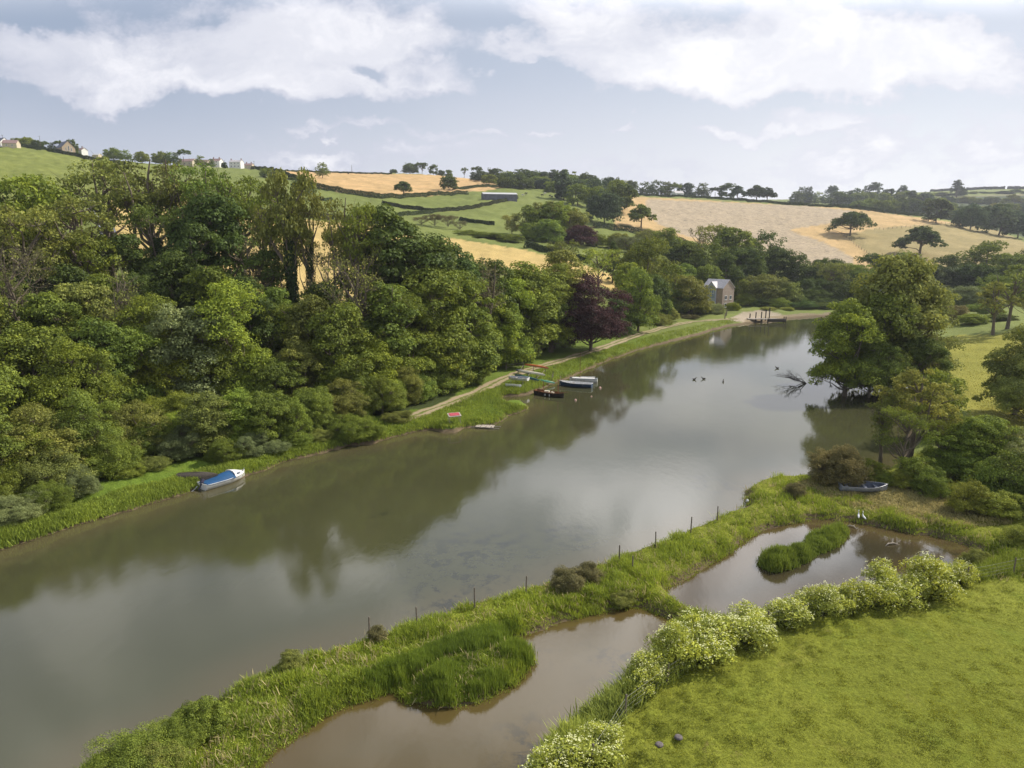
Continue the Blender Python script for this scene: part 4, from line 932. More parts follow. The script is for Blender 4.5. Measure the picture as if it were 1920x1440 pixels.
tufts("bank_grass", px1, py1, lambda x, y, r: (.25+.5*np.clip(fbm(x*.3, y*.3, 3)*1.6-.35, 0, 1))*(.5+.6*r.random(len(x)))*np.clip(y/90, .8, 1.3), 0.06, (.23, .30, .035), 'bright green grass along the left river bank', 'grass', 4, .2, .6, 8)
MEAD = [(1100,1440),(1120,1400),(1180,1330),(1260,1280),(1350,1225),(1450,1180),(1600,1140),(1820,1095),(1920,1075),(1990,1080),(1990,1500),(1080,1500)]
px1, py1 = polysample(MEAD, 45000, g_)
tufts("meadow_grass", px1, py1, lambda x, y, r: (.035+.10*np.clip(fbm(x*2.2+3, y*2.2, 4)*3-1.5, 0, 1))*(.6+.8*r.random(len(x))), .03, (.26, .29, .033), 'short grazed turf of the meadow at lower right', 'grass', 5, .12, .9, 9)
px1, py1 = polysample([(990,1440),(1010,1400),(1080,1360),(1130,1310),(1180,1270),(1250,1190),(1300,1150),(1420,1175),(1600,1120),(1850,1055),(1920,1040),(1920,1078),(1820,1092),(1640,1128),(1440,1176),(1340,1222),(1250,1282),(1170,1335),(1110,1420),(1100,1500),(980,1500)], 9000, g_)
tufts("fence_grass", px1, py1, lambda x, y, r: .2+.45*r.random(len(x)), 0.035, (.23, .29, .035), 'rough grass growing under the wire fence', 'grass', 5, .15, .6, 10)
DRY = [(1490,905),(1560,893),(1660,903),(1760,925),(1860,955),(1900,985),(1780,990),(1700,975),(1600,950),(1520,935)]
px1, py1 = polysample(DRY, 6000, g_)
tufts("dry_grass", px1, py1, lambda x, y, r: .08+.22*r.random(len(x)), .06, (.40, .36, .13), 'flattened dry tan grass around the grey rowing boat', 'grass', 4, .2, .95, 11)
px1, py1 = polysample([(1760,640),(1930,625),(1990,800),(1870,815),(1780,700)], 5000, g_)
tufts("pasture_grass", px1, py1, lambda x, y, r: .05+.1*r.random(len(x)), .08, (.32, .31, .06), 'yellowish grass of the sunlit pasture on the right', 'grass', 4, .4, .8, 12)

# ------------------------------------------------------------------ flowering bushes along the fence
def flower_proto(seed):
    rng = np.random.default_rng(seed); K = 62; d = rsphere(K, rng); d[:, 2] = np.abs(d[:, 2]); lo = np.array([(rng.normal()*.16, rng.normal()*.16, .05+.22*rng.random()) for _ in range(4)]); cc = d*np.array([.27, .27, .45])*(.45+.55*rng.random((K, 1)))+lo[rng.integers(0, 4, K)]
    P, N, S, ti = clump_leaves(cc, np.full(K, .15)*(.7+.6*rng.random(K)), 75, .05, rng, .5, .9, 1.3)
    k = P[:, 2] > 0; V, Q, t4 = leaves(P[k], N[k], S[k], ti[k], rng, .4)
    cr = np_mesh("foliage", V, Q, False, {'tint': ('FLOAT', t4)}); cr.materials.append(LEAF)
    T = Tubes()
    for p in cc[:45]: T.limb((p[0]*.25, p[1]*.25, -.02), p, .010, .005, .06, rng, 3, 3)
    TV, TQ = T.arrays(); st = np_mesh("stems", TV, TQ); st.materials.append(LEAF)
    n = 300; i = rng.integers(0, K, n); dd = rsphere(n, rng); dd[:, 2] = np.abs(dd[:, 2])*.9+.1; p = cc[i]+dd*np.array([.15, .15, .19]); q = p[(p[:, 2] > .18)]; 
    m = len(q); V, Q, _ = leaves(np.repeat(q, 3, 0)+rng.normal(size=(m*3, 3))*.014, np.tile([0, 0, 1.0], (m*3, 1))+rsphere(m*3, rng)*.35, np.full(m*3, .022)*(.6+.7*rng.random(m*3)), np.ones(m*3), rng, .9)
    fl = np_mesh("flowers", V, Q); fl.materials.append(FLOWER); return cr, st, fl
FPR = [flower_proto(i) for i in (1, 2, 3, 4, 5)]
FB = [(1065,1355,115,1440),(1118,1345,65,1395),(1215,1215,72,1290),(1258,1150,78,1248),(1310,1140,110,1232),(1365,1132,95,1205),(1410,1128,80,1180),(1480,1108,80,1165),(1535,1090,66,1150),(1580,1088,52,1145),(1620,1068,70,1135),(1670,1055,76,1125),(1705,1058,60,1118),(1745,1038,84,1110),(1795,1040,52,1092)]
FL = ['large','small','tall','round','biggest','broad','loose','dense','rounded','narrow','yellowish','thick','short','bright yellow green','last']
ORD = ['first','second','third','fourth','fifth','sixth','seventh','eighth','ninth','tenth','eleventh','twelfth','thirteenth','fourteenth','fifteenth','sixteenth','seventeenth','eighteenth']
for i, (px, yt, w, yb) in enumerate(FB):
    g = gnd(px, yb); dep = g.y*CP+(CZ-g.z)*SP; h = (yb-yt)*dep/F/math.cos(.5)*.92; wd = w*dep/F*1.32
    o = empty("flowering_bush", g, RNG.random()*6, (wd/1.05, wd/1.05, h/.86)); c_, s_, f_ = FPR[i % 5]
    cl = (.37, .42, .06) if i not in (10, 13, 14) else (.38, .42, .05); jb = 1+RNG.normal()*.06
    c1 = link("foliage", c_, None, o); c1.color = (*[v*jb for v in cl], 1); c2 = link("stems", s_, None, o); c2.color = (.14, .16, .04, 1); link("flowers", f_, None, o)
    tag(o, f"{ORD[i]} white flowered bush counting from the lower end of the wire fence", 'bush', 'flowering bushes along the wire fence')
px1, py1 = polysample([(1020,1440),(1060,1380),(1130,1330),(1190,1275),(1240,1225),(1300,1190),(1400,1170),(1520,1140),(1640,1112),(1800,1072),(1810,1086),(1640,1124),(1520,1152),(1440,1172),(1340,1216),(1245,1276),(1165,1336),(1100,1420),(1090,1460)], 4200, g_)
tufts("fence_weeds", px1, py1, lambda x, y, r: .35+.75*r.random(len(x)), .06, (.33, .39, .07), 'tall yellow green weeds filling in between the flowering bushes', 'weeds', 6, .25, .8, 14)
# scrub on the middle bank
for i, (px, yt, w, yb, fol, kind, lab) in enumerate([
 (250,1385,190,1455,'mid','bush','big pale green bush at the bottom edge of the middle bank'),(385,1300,90,1375,'mid','bush','leafy green bush on river edge near the lower left corner'),
 (330,1345,110,1400,'mid','bush','low green bush between the two larger bushes at lower left'),
 (545,1220,52,1255,'olive','bush','small olive shrub on the middle bank left of the first fence post'),(708,1172,40,1198,'brown','bush','small brownish shrub beside the lowest fence post'),
 (1065,1066,74,1098,'brown','bush','wide brown bramble clump on the river edge of the middle bank'),(1105,1052,56,1088,'brown','bush','right hand bramble clump on the river edge of the bank'),
 (1165,1108,54,1130,'olive','bush','brownish scrub on the bank where the two ponds nearly meet'),(1490,905,44,930,'brown','bush','small brown shrub left of the grey rowing boat'),
 (1830,1030,60,1062,'olive','bush','weedy shrub at the right end of the far pond'),(1905,985,60,1025,'lime','bush','white speckled shrub near the right edge above the pond'),
 (290,1396,110,1450,'olive','bush','lower pale green bush touching the bottom edge of the photo')]):
    g = gnd(px, yb); dep = g.y*CP+(CZ-g.z)*SP; h = (yb-yt)*dep/F*1.0; wd = w*dep/F; h = max(h, .5); ab = min((.5, .72, 1.0), key=lambda q: abs(math.log(q*wd/h))); m = proto(kind, 0, i % 2, ab)
    o = empty("shrub", g, RNG.random()*6, (wd*ab, wd*ab, h)); alb = FOL[fol][0]
    for me, nm in zip(m[:2], ('stems', 'foliage')): c = link(nm, me, None, o); c.color = (*alb, 1)
    tag(o, lab, 'shrub', 'shrubs on the middle bank')

# ------------------------------------------------------------------ fences
WOOD = plain("weathered_wood", (.17, .14, .11), .9, .35, 9)
WIRE = plain("galvanised_wire", (.30, .30, .27), .7, .1, 5, .2)
def post_mesh(h, r, lean=0):
    mb = MB(); mb.tube([(0, 0, -.3), (lean*.5, 0, h*.5), (lean, 0, h-.02), (lean, 0, h)], [r, r*.97, r*.9, r*.55], 7); return mb.mesh("post")
PM = [post_mesh(1.25, .055, .02), post_mesh(1.15, .05, -.04)]
MIDP = [(693,1192),(782,1168),(890,1134),(986,1108),(1161,1050),(1229,1020),(1295,994),(1345,970),(1186,1060)]
for i, (px, py) in enumerate(MIDP):
    g = gnd(px, py+6); o = link("fence_post", PM[i % 2], WOOD); o.location = g; o.rotation_euler = (0, 0, i); o.scale = (1, 1, 1.15 if i < 8 else .8)
    tag(o, f"{ORD[i]} bare post from the lower left standing along the river side bank" if i < 8 else "short leaning stub post beside the fifth river side post", 'fence post', 'posts along the middle bank')
FP = [(1110,1440),(1172,1345),(1251,1282),(1345,1222),(1438,1180),(1542,1155),(1640,1130),(1812,1094),(1900,1076),(1960,1060)]
root = None; W3 = [gnd(*p) for p in FP]
root = empty("wire_fence", W3[0]); tag(root, 'low wire fence with wooden posts between the ponds and the meadow', 'fence')
for p in W3+[gnd(1818,1093)]: o = link("post", PM[0], WOOD, root); o.location = p-W3[0]
for k in range(4):
    mb = MB()
    for a, b in zip(W3[:-1], W3[1:]):
        a = a-W3[0]; b = b-W3[0]; z = .28+.26*k
        mb.tube([a+Vector((0, 0, z)), (a+b)/2+Vector((0, 0, z-.03)), b+Vector((0, 0, z))], .0035+.0025*(k == 3), 4)
    mb.build("wire", WIRE, root)
for pts, lab in (([(1640,431),(1665,430),(1690,428),(1715,425),(1740,422),(1765,420),(1788,419)], 'thin distant fence from the lone oak across the dry paddock'), ([(1578,438),(1592,450),(1605,462),(1620,472),(1634,481)], 'thin distant fence running down from the lone oak')):
    Wp = [gnd(*p) for p in pts]; r = empty("paddock_fence", Wp[0]); tag(r, lab, 'fence'); 
    for a, b in zip(Wp[:-1], Wp[1:]):
        for f in (0, .33, .66):
            q = a.lerp(b, f); q.z = H(q.x, q.y); o = link("post", PM[0], WOOD, r); o.location = q-Wp[0]; o.scale = (2, 2, 1.3)
    mb = MB(); mb.tube([p-Wp[0]+Vector((0, 0, 1.1)) for p in Wp], .03, 4); mb.build("wire", WIRE, r)

# ------------------------------------------------------------------ boats
WHITE = plain("white_gelcoat", (.72, .72, .70), .35, .08, 3, 0, .5, (.42, .36, .28))
BLUEC = plain("blue_canvas", (.008, .066, .17), .75, .15, 3)
NAVY = plain("navy_paint", (.03, .06, .11), .45, .25, 3)
BLACKP = plain("black_paint", (.03, .022, .018), .5, .3, 3)
VARN = plain("varnished_wood", (.20, .085, .035), .5, .3, 6)
GREYP = plain("grey_paint", (.30, .32, .36), .5, .25, 4, 0, .4, (.14, .14, .13))
DGREY = plain("dark_interior", (.10, .12, .16), .7, .3, 5)
ORANGE = plain("orange_paint", (.48, .13, .04), .5, .2, 3)
GREENP = plain("green_paint", (.02, .16, .09), .4, .2, 3)
CREAM = plain("cream_paint", (.60, .55, .42), .5, .15, 3)
REDP = plain("red_paint", (.42, .06, .08), .6, .25, 5)
MOTOR = plain("motor_cowl", (.06, .055, .09), .35, .2, 4)
STEEL = plain("steel", (.45, .46, .48), .35, .1, 5, .8)
PALEW = plain("bleached_wood", (.38, .33, .27), .9, .3, 7)
def hull_sections(L, B, D, transom=.8, rocker=.12, sheer=.15, double=False, n=15, inset=0.0):
    secs = []
    for i in range(n):
        s = i/(n-1); x = (s-.5)*L
        if double: w = math.sin(PI*min(max(s, .0), 1))**.62
        else: w = (1-(max(0, s-.45)/.55)**2.3)*(transom+(1-transom)*min(1, s/.4))
        w = max(w, .015)*B/2-inset*min(1, w)
        w = max(w, .008)
        kz = rocker*D*abs(2*s-1)**2.5*(1.6 if s > .5 else .6)+inset; sz = D*(1+sheer*(2*s-1)**2*(1.3 if s > .5 else .5))
        if double: kz = rocker*D*abs(2*s-1)**3*2+inset; sz = D*(1+sheer*(2*s-1)**4)
        ring = []
        for a in (-1, -.93, -.75, -.45, 0, .45, .75, .93, 1):
            yy = w*math.copysign(abs(a)**.75, a) if a else 0; t = abs(a)**3.2; ring.append((x, yy, kz+(sz-kz)*t))
        secs.append(ring)
    return secs
def hull(parent, L, B, D, outer, inner, rim, double=False, transom=.8, **kw):
    so_ = hull_sections(L, B, D, transom, double=double, **kw); si = hull_sections(L-.06, B, D, transom, double=double, inset=.03, **kw)
    mb = MB(); mb.quadstrip(so_, False); mb.poly(so_[0]); mb.poly(list(reversed(so_[-1]))); mb.build("hull", outer, parent, True)
    mb = MB(); mb.quadstrip([list(reversed(r)) for r in si], False); mb.poly(list(reversed(si[0]))); mb.build("lining", inner, parent, True)
    mb = MB()
    for sgn in (0, -1): mb.tube([Vector(r[sgn])+Vector((0, 0, .01)) for r in so_], .028, 5)
    mb.tube([so_[0][0], so_[0][-1]], .03, 5); mb.build("gunwale", rim, parent, True)
    return so_
def thwart(parent, L, B, D, at, mat, w=.22): 
    mb = MB(); mb.box((at*L, 0, D*.72), (w, B*.86, .035)); mb.build("seat", mat, parent)
def heading(p1, p2, z=0):
    a = onplane(*p1, z); b = onplane(*p2, z); v = b-a; return Vector((a+b)/2), math.atan2(v[1], v[0]), float(np.hypot(v[0], v[1]))

# blue covered motor boat, bow to the right and away
c, rz, L = heading((388,916),(452,895)); L = max(L, 4.9)
m = empty("motor_boat", (c.x, c.y, -.14), rz); tag(m, 'small white motor boat under a blue canvas cover, moored at the left bank', 'boat')
B, D = 1.95, .72
secs = hull(m, L, B, D, WHITE, WHITE, WHITE, transom=.86)
mb = MB(); rings = []
for i in range(8):
    s = i/7*.62; x = (-.47+s)*L; w = B/2*(.84+.16*min(1, (s+.03)/.4)); hh = .12+.42*sstep(0, .62, s)
    rings.append([(x, -w, D*.92), (x, -w*.97, D*1.04+.03), (x, -w*.5, D+hh*.75), (x, 0, D+hh), (x, w*.5, D+hh*.75), (x, w*.97, D*1.04+.03), (x, w, D*.92)])
mb.quadstrip(rings, False); mb.poly(rings[0]); mb.poly(list(reversed(rings[-1]))); mb.build("canvas_cover", BLUEC, m, True)
mb = MB(); rings = []
for i in range(7):
    s = i/6; x = (.15+s*.30)*L; w = B/2*(.93-.62*s**1.7); hh = .55*(1-s)**.55*1.0+.02
    rings.append([(x, -w, D*.98), (x, -w*.9, D+hh*.55), (x, -w*.55, D+hh*.95), (x, 0, D+hh*1.03), (x, w*.55, D+hh*.95), (x, w*.9, D+hh*.55), (x, w, D*.98)])
mb.quadstrip(rings, False); mb.poly(rings[0]); mb.poly(list(reversed(rings[-1]))); mb.build("cabin", WHITE, m, True)
for sy in (-1, 1): mb = MB(); mb.box((.24*L, sy*B*.40, D+.30), (.42, .04, .16), -.14*sy, ('X', sy*.55)); mb.build("cabin_window", DGREY, m)
mb = MB(); mb.box((0, 0, .62), (.30, .26, .34)).box((0.0, 0, .34), (.16, .14, .4)).box((-.02, 0, -.05), (.12, .06, .5)).box((-.02, 0, -.28), (.3, .03, .12)); om = mb.build("outboard_motor", MOTOR, m); om.location = (-L/2-.14, .15, .48); om.rotation_euler = (0, .45, 0)
mb = MB(); mb.tube([(-.1, 0, 0), (-.55, .05, -.32), (-.75, .06, -.4)], [.05, .035, .06], 6); mb.build("tilt_arm", STEEL, m).location = (-L/2-.1, .5, .5)
mb = MB(); mb.tube([(.47*L, 0, D*1.1), (.50*L, 0, D*1.1+.28)], .03, 6); mb.build("bow_post", STEEL, m)
# old wooden boat on the bank beside it
g = gnd(372, 897); m = empty("old_wooden_boat", (g.x-.2, g.y+.3, g.z-.12), .05); tag(m, 'derelict dark wooden boat lying upturned on the bank under the bushes', 'boat')
OLD = plain("rotten_planks", (.06, .05, .04), .95, .4, 9)
s5 = hull_sections(4.0, 1.6, .6, .8, sheer=.05); s5 = [[(x, y, .62-z) for x, y, z in r] for r in s5]
mb = MB(); mb.quadstrip(s5, False); mb.poly(s5[0]); mb.build("hull", OLD, m, True)
mb = MB(); mb.tube([(-1.9, 0, .6), (0, 0, .64), (1.6, 0, .5)], .04, 5); mb.build("keel", OLD, m)

# grey rowing boat on the dry grass at the right
c, rz, L = heading((1577,916),(1660,918), .9); L = 4.3
g = gnd(1618, 921); m = empty("rowing_boat", (g.x, g.y, g.z+.05), rz); tag(m, 'grey aluminium rowing boat pulled up on dry grass by the far pond', 'boat'); m.rotation_euler = (.10, 0, rz-.02)
hull(m, L, 1.62, .62, GREYP, DGREY, STEEL, transom=.84, rocker=.05)
for a_ in (-.36, .02, .26): thwart(m, L, 1.62*(1 if a_ < .1 else .8), .62, a_, GREYP if a_ < .1 else DGREY)
mb = MB(); mb.box((-.47*L, 0, .52), (.06, .9, .16)); mb.build("motor_pad", STEEL, m)
mb = MB(); mb.tube([(-.1*L, -.4, .3), (.15*L, -.2, .35), (.35*L, .1, .38)], [.03, .02, .02], 5); mb.build("oar", PALEW, m)

# moored boats below the track
def moored(p1, p2, name, label, outer, inner, rim, B, D, double=False, z=-.14, Lmin=0, transom=.7):
    c, rz, L = heading(p1, p2); L = max(L, Lmin); m = empty(name, (c.x, c.y, z), rz); tag(m, label, 'boat'); hull(m, L, B, D, outer, inner, rim, double=double, transom=transom); return m, L
m, L = moored((1120,717),(1068,715), "sailing_dinghy", 'white dinghy with a bare mast moored furthest out', WHITE, WHITE, NAVY, 1.7, .75)
mb = MB(); mb.box((.0, 0, .83), (L*.80, 1.15, .10)); mb.build("deck_cover", WHITE, m)
mb = MB(); mb.tube([(.12*L, 0, .3), (.13*L, 0, 3), (.13*L, 0, 5.4)], [.05, .045, .025], 6); mb.build("mast", VARN, m)
mb = MB(); mb.tube([(.12*L, 0, 1.05), (-.42*L, .05, 1.12)], .05, 6); mb.build("boom", WHITE, m)
m, L = moored((1110,727),(1049,722), "open_boat", 'dark blue open boat with pale interior moored beside the white dinghy', NAVY, WHITE, WHITE, 1.9, .8, Lmin=5.4)
for a_ in (-.25, .1): thwart(m, L, 1.9, .8, a_, PALEW)
mb = MB(); mb.tube([(.47*L, 0, .8), (.47*L, 0, 1.75)], .04, 6); mb.build("bow_post", PALEW, m)
m, L = moored((1004,738),(1057,746), "gaff_boat", 'black hulled wooden sailing boat with two short masts near the reeds', BLACKP, VARN, VARN, 1.7, .75, Lmin=4.9)
for a_ in (-.3, -.05, .2): thwart(m, L, 1.7, .75, a_, VARN)
mb = MB(); mb.tube([(.30*L, 0, .2), (.30*L, 0, 3.0)], [.08, .05], 6); mb.build("mast", VARN, m)
mb = MB(); mb.tube([(-.22*L, 0, .2), (-.22*L, 0, 2.4)], [.07, .045], 6); mb.build("mast", VARN, m)
mb = MB(); mb.tube([(.42*L, 0, .95), (.66*L, 0, 1.15)], [.05, .03], 6); mb.build("bowsprit", VARN, m)
mb = MB(); mb.box((-.1*L, .1, .78), (.8, .5, .22), .2).box((.12*L, -.1, .76), (.6, .35, .18), -.3); mb.build("folded_sail", CREAM, m)
for k in (-.05, .1):
    mb = MB(); mb.tube([(k*L, -.86, .25), (k*L, -.88, .55)], .07, 6); mb.build("fender", WHITE, m)
# rack of canoes and dinghies
def canoe(p1, p2, z, name, label, mat, B=.75, D=.32, flip=True, group='boats on the rack by the track'):
    a = gnd(*p1); b = gnd(*p2); v = b-a; m = empty(name, (a+b)/2+Vector((0, 0, z)), math.atan2(v.y, v.x)); L = max(v.length, 3.2)
    m.rotation_euler.y = -math.atan2(v.z, v.length) if abs(v.z) < 2 else 0
    s_ = hull_sections(L, B, D, double=True, rocker=.2, sheer=.25)
    if flip: s_ = [[(x, y, D*1.1-zz) for x, y, zz in r] for r in s_]
    mb = MB(); mb.quadstrip(s_, False); mb.build("hull", mat, m, True)
    mb = MB()
    for sg in (0, -1): mb.tube([r[sg] for r in s_], .025, 5)
    mb.build("gunwale", PALEW, m); mb = MB()
    for k in (4, 10): mb.tube([s_[k][0], s_[k][-1]], .025, 5)
    mb.build("cross_bar", PALEW, m); tag(m, label, 'boat', group); return m
canoe((984,694),(1028,701), .95, "canoe", 'orange canoe upturned on the rack, nearest the track', ORANGE)
canoe((972,704),(1022,712), .75, "canoe", 'long cream canoe lying upturned across the rack', CREAM)
canoe((965,708),(1010,718), .35, "canoe", 'dark teal canoe low on the rack under the cream one', plain("teal_paint", (.02, .09, .09), .5, .2, 3))
canoe((1004,716),(1040,722), .25, "canoe", 'bright green canoe at the lower end of the rack', GREENP)
canoe((967,700),(995,707), .55, "canoe", 'short dark kayak at the upper end of the rack', DGREY)
RACKM = MB(); g0 = gnd(998, 709)
rk = empty("boat_rack", g0); tag(rk, 'rough timber rack holding the upturned canoes', 'rack')
for i, (px, py) in enumerate([(981,694),(1000,699),(1022,703),(1037,708),(972,706),(990,712),(1006,716),(1035,716)]):
    g = gnd(px, py)-g0; mb = MB(); mb.box((g.x, g.y, g.z+.55), (.09, .09, 1.3)); mb.build("post", WOOD, rk)
for pa, pb in (((981,694),(972,706)),((1000,699),(990,712)),((1022,703),(1006,716)),((1037,708),(1035,716))):
    a = gnd(*pa)-g0; b = gnd(*pb)-g0
    mb = MB(); mb.tube([a+Vector((0, 0, .9)), b+Vector((0, 0, .65))], .045, 5); mb.build("rail", WOOD, rk)
# white dinghy on trestles
a = gnd(953, 716); b = gnd(991, 722); v = b-a; m = empty("dinghy", (a+b)/2+Vector((0, 0, .55)), math.atan2(v.y, v.x)+PI); tag(m, 'white dinghy standing on trestles below the canoe rack', 'boat')
hull(m, 3.6, 1.5, .5, WHITE, GREYP, WHITE, transom=.85)
for a_ in (-.2, .12): thwart(m, 3.6, 1.4, .5, a_, PALEW)
t_ = empty("trestle", (a+b)/2, math.atan2(v.y, v.x)); tag(t_, 'timber trestles carrying the white dinghy', 'trestle')
for sx in (-1.1, 1.1):
    mb = MB(); mb.tube([(sx, -.7, -.1), (sx, -.6, .55)], .05, 5).tube([(sx, .7, -.1), (sx, .6, .55)], .05, 5).tube([(sx, -.75, .52), (sx, .75, .52)], .04, 5); mb.build("leg_frame", PALEW, t_)
a = gnd(951, 726); b = gnd(975, 729); v = b-a; m = empty("dinghy", (a+b)/2+Vector((0, 0, .12)), math.atan2(v.y, v.x)); m.rotation_euler.x = -.35
tag(m, 'small dark dinghy tilted in the grass under the white one', 'boat'); hull(m, 2.6, 1.2, .4, WHITE, NAVY, WHITE, transom=.8); thwart(m, 2.6, 1.1, .4, 0, PALEW)
# gate by the track
a = gnd(949, 694); b = gnd(981, 690); m = empty("field_gate", a); tag(m, 'low wooden barrier with two posts beside the track above the canoe rack', 'gate'); d = b-a
for q in (Vector(), d): mb = MB(); mb.box((q.x, q.y, q.z+.6), (.16, .16, 1.4)); mb.build("post", WOOD, m)
for z in (.95, .55): mb = MB(); mb.tube([Vector((0, 0, z)), d+Vector((0, 0, z))], .045, 5); mb.build("rail", WOOD, m)
# red tray on legs
g = gnd(852, 792); m = empty("red_stand", g, .35); tag(m, 'red topped tilted table on thin posts in the bank grass', 'stand')
mb = MB(); mb.box((0, 0, 1.02), (1.7, 1.05, .10), 0, ('X', .25)); mb.build("frame", PALEW, m); mb = MB(); mb.box((0, 0.0, 1.09), (1.35, .75, .05), 0, ('X', .25)); mb.build("top", REDP, m)
for sx, sy in ((-.75, -.4), (.75, -.4), (-.75, .4), (.75, .4)): mb = MB(); mb.tube([(sx, sy, -.1), (sx*.95, sy*.95, .95+sy*.25)], .04, 5); mb.build("leg", PALEW, m)
# plank landing
g = onplane(911, 799, .2); m = empty("plank_landing", (g[0], g[1], .05), -.18); tag(m, 'small broken plank landing lying at the water edge', 'landing stage')
for k in range(7): mb = MB(); mb.box((-1.2+k*.36, .03*(-1)**k, .14+.02*(k % 2)), (.30, 1.15+.1*(k % 3), .04), .04*(-1)**k); mb.build("plank", PALEW, m)
for y in (-.45, .45): mb = MB(); mb.tube([(-1.9, y, .06), (1.9, y*1.1, .04)], .06, 5); mb.build("bearer", PALEW, m)
# buoys
def ball(name, loc, r, mat, label, cat, group=None):
    mb = MB(); rings = [[(r*math.sin(PI*i/8+.001)*math.cos(2*PI*j/12), r*math.sin(PI*i/8+.001)*math.sin(2*PI*j/12), r*math.cos(PI*i/8)) for j in range(12)] for i in range(9)]
    mb.quadstrip(rings); mb.tube([(0, 0, r*.9), (0, 0, r*1.25)], .04, 5); o = mb.build(name, mat, None, True); o.location = loc; tag(o, label, cat, group)
PINK = plain("pink_buoy", (.62, .38, .33), .5, .15, 4)
for (px, py, r, lab) in [(1125,728,.22,'pinkish mooring buoy right of the dark blue boat'),(1079,751,.2,'pale mooring buoy floating right of the black sailing boat'),(1109,744,.13,'tiny float between the two mooring buoys')]:
    p = onplane(px, py); ball("mooring_buoy", (p[0], p[1], .05), r, PINK, lab, 'buoy')
p = gnd(1401, 944); ball("white_float", (p.x, p.y, p.z+.25), .16, WHITE, 'white round float on the tip of the grassy spit', 'float')

# ------------------------------------------------------------------ fallen branches in the water
def snag(px, py, L, label, seed, dirx=-1, upz=.5, n=9):
    rng = np.random.default_rng(seed); T = Tubes(); p = onplane(px, py)
    def br(a, d, l, r, dep):
        b = a+d*l; b[2] = max(b[2], .05); P = T.limb(a, b, r, r*.5, .12, rng, 5, 3)
        if dep: 
            for k in range(3 if dep > 1 else 2):
                dd = d+rng.normal(size=3)*.55; dd[2] = abs(dd[2])*upz; dd /= np.linalg.norm(dd); br(P[rng.integers(1, 4)], dd, l*rng.uniform(.5, .8), r*.6, dep-1)
    for k in range(n//3):
        d = np.array([dirx, rng.normal()*.5, .15+rng.random()*upz]); d /= np.linalg.norm(d); br(np.array([0, 0, 0.0]), d, L*.45, .09, 3)
    V_, Q_ = T.arrays(); me = np_mesh("fallen_branch", V_, Q_, True); o = link("fallen_branch", me, plain("wet_dead_wood", (.04, .035, .035), .6, .3, 5)); o.location = (p[0], p[1], -.05); tag(o, label, 'branch')
snag(1512, 719, 5.5, 'dark tangle of dead branches lying in the open water', 4, -1, .8, 12)
snag(1556, 716, 1.4, 'small forked dead twig sticking out of the water', 5, .3, 1.3, 3)
snag(1608, 720, 4.2, 'dead branch reaching from the big tree over the water', 8, -1, 1.0, 9)

# ------------------------------------------------------------------ birds
DUCK = plain("duck_feathers", (.06, .05, .04), .8, .3, 9); EGR = plain("white_feathers", (.8, .8, .78), .7, .05, 9); BEAK = plain("beak", (.25, .18, .05), .5, .1, 9)
def duck(px, py, rz, mat, label, s=1.0, on=None):
    p = onplane(px, py); m = empty("duck", (p[0], p[1], 0), rz, (s, s, s)); tag(m, label, 'bird', 'water birds on the river')
    skin("body", [(-.26, 0, .13), (-.12, 0, .08), (.08, 0, .08), (.17, 0, .16), (.20, 0, .27), (.27, 0, .28)], [(0, 1), (1, 2), (2, 3), (3, 4), (4, 5)], [.03, .11, .10, .05, .055, .025], mat, m)
    mb = MB(); mb.tube([(.28, 0, .27), (.37, 0, .255)], [.022, .01], 5); mb.build("beak", BEAK, m)
for px, py, rz, lab in [(1302,712,.2,'small dark duck, leftmost on the open river'),(1319,711,3,'second duck from the left on the open river'),(1356,716,1.2,'dark duck nearest the middle of the river'),(1457,691,2.6,'dark duck on the grey reflection above the dead branches'),(1530,719,.4,'dark duck between the two dead branches')]: duck(px, py, rz, DUCK, lab, 1.5)
def wader(px, py, rz, label):
    g = gnd(px, py); m = empty("egret", (g.x, g.y, .0), rz, (1.2, 1.2, 1.2)); tag(m, label, 'bird', 'white birds at the far pond')
    skin("body", [(-.25, 0, .38), (-.1, 0, .42), (.08, 0, .5), (.13, 0, .65), (.09, 0, .8), (.16, 0, .86)], [(0, 1), (1, 2), (2, 3), (3, 4), (4, 5)], [.02, .08, .07, .03, .022, .032], EGR, m)
    mb = MB(); mb.tube([(.18, 0, .86), (.30, 0, .84)], [.012, .004], 5); mb.build("beak", BEAK, m)
    for sy in (-.03, .03): mb = MB(); mb.tube([(-.02, sy, .4), (0, sy, .2), (-.01, sy, -.1)], .010, 4); mb.build("leg", DUCK, m)
wader(1609, 974, 1.2, 'left one of two white birds at the shaded edge of the far pond'); wader(1619, 975, 1.8, 'right one of two white birds at the shaded edge of the far pond')
# driftwood in the far pond
for (px, py, L, rz, lab) in [(1672,1022,1.3,.3,'pale curved driftwood log lying in the far pond'),(1597,989,.8,-.5,'small pale stick in the shaded water of the far pond')]:
    p = onplane(px, py); mb = MB(); mb.tube([(-L/2, 0, .0), (-L*.2, .1, .12), (L*.2, .05, .12), (L/2, -.2, -.02)], [.03, .06, .05, .02], 6).tube([(L*.1, .05, .12), (L*.25, .25, .2)], [.03, .01], 5); o = mb.build("driftwood", PALEW, None, True); o.location = (p[0], p[1], .0); o.rotation_euler = (0, 0, rz); tag(o, lab, 'driftwood')
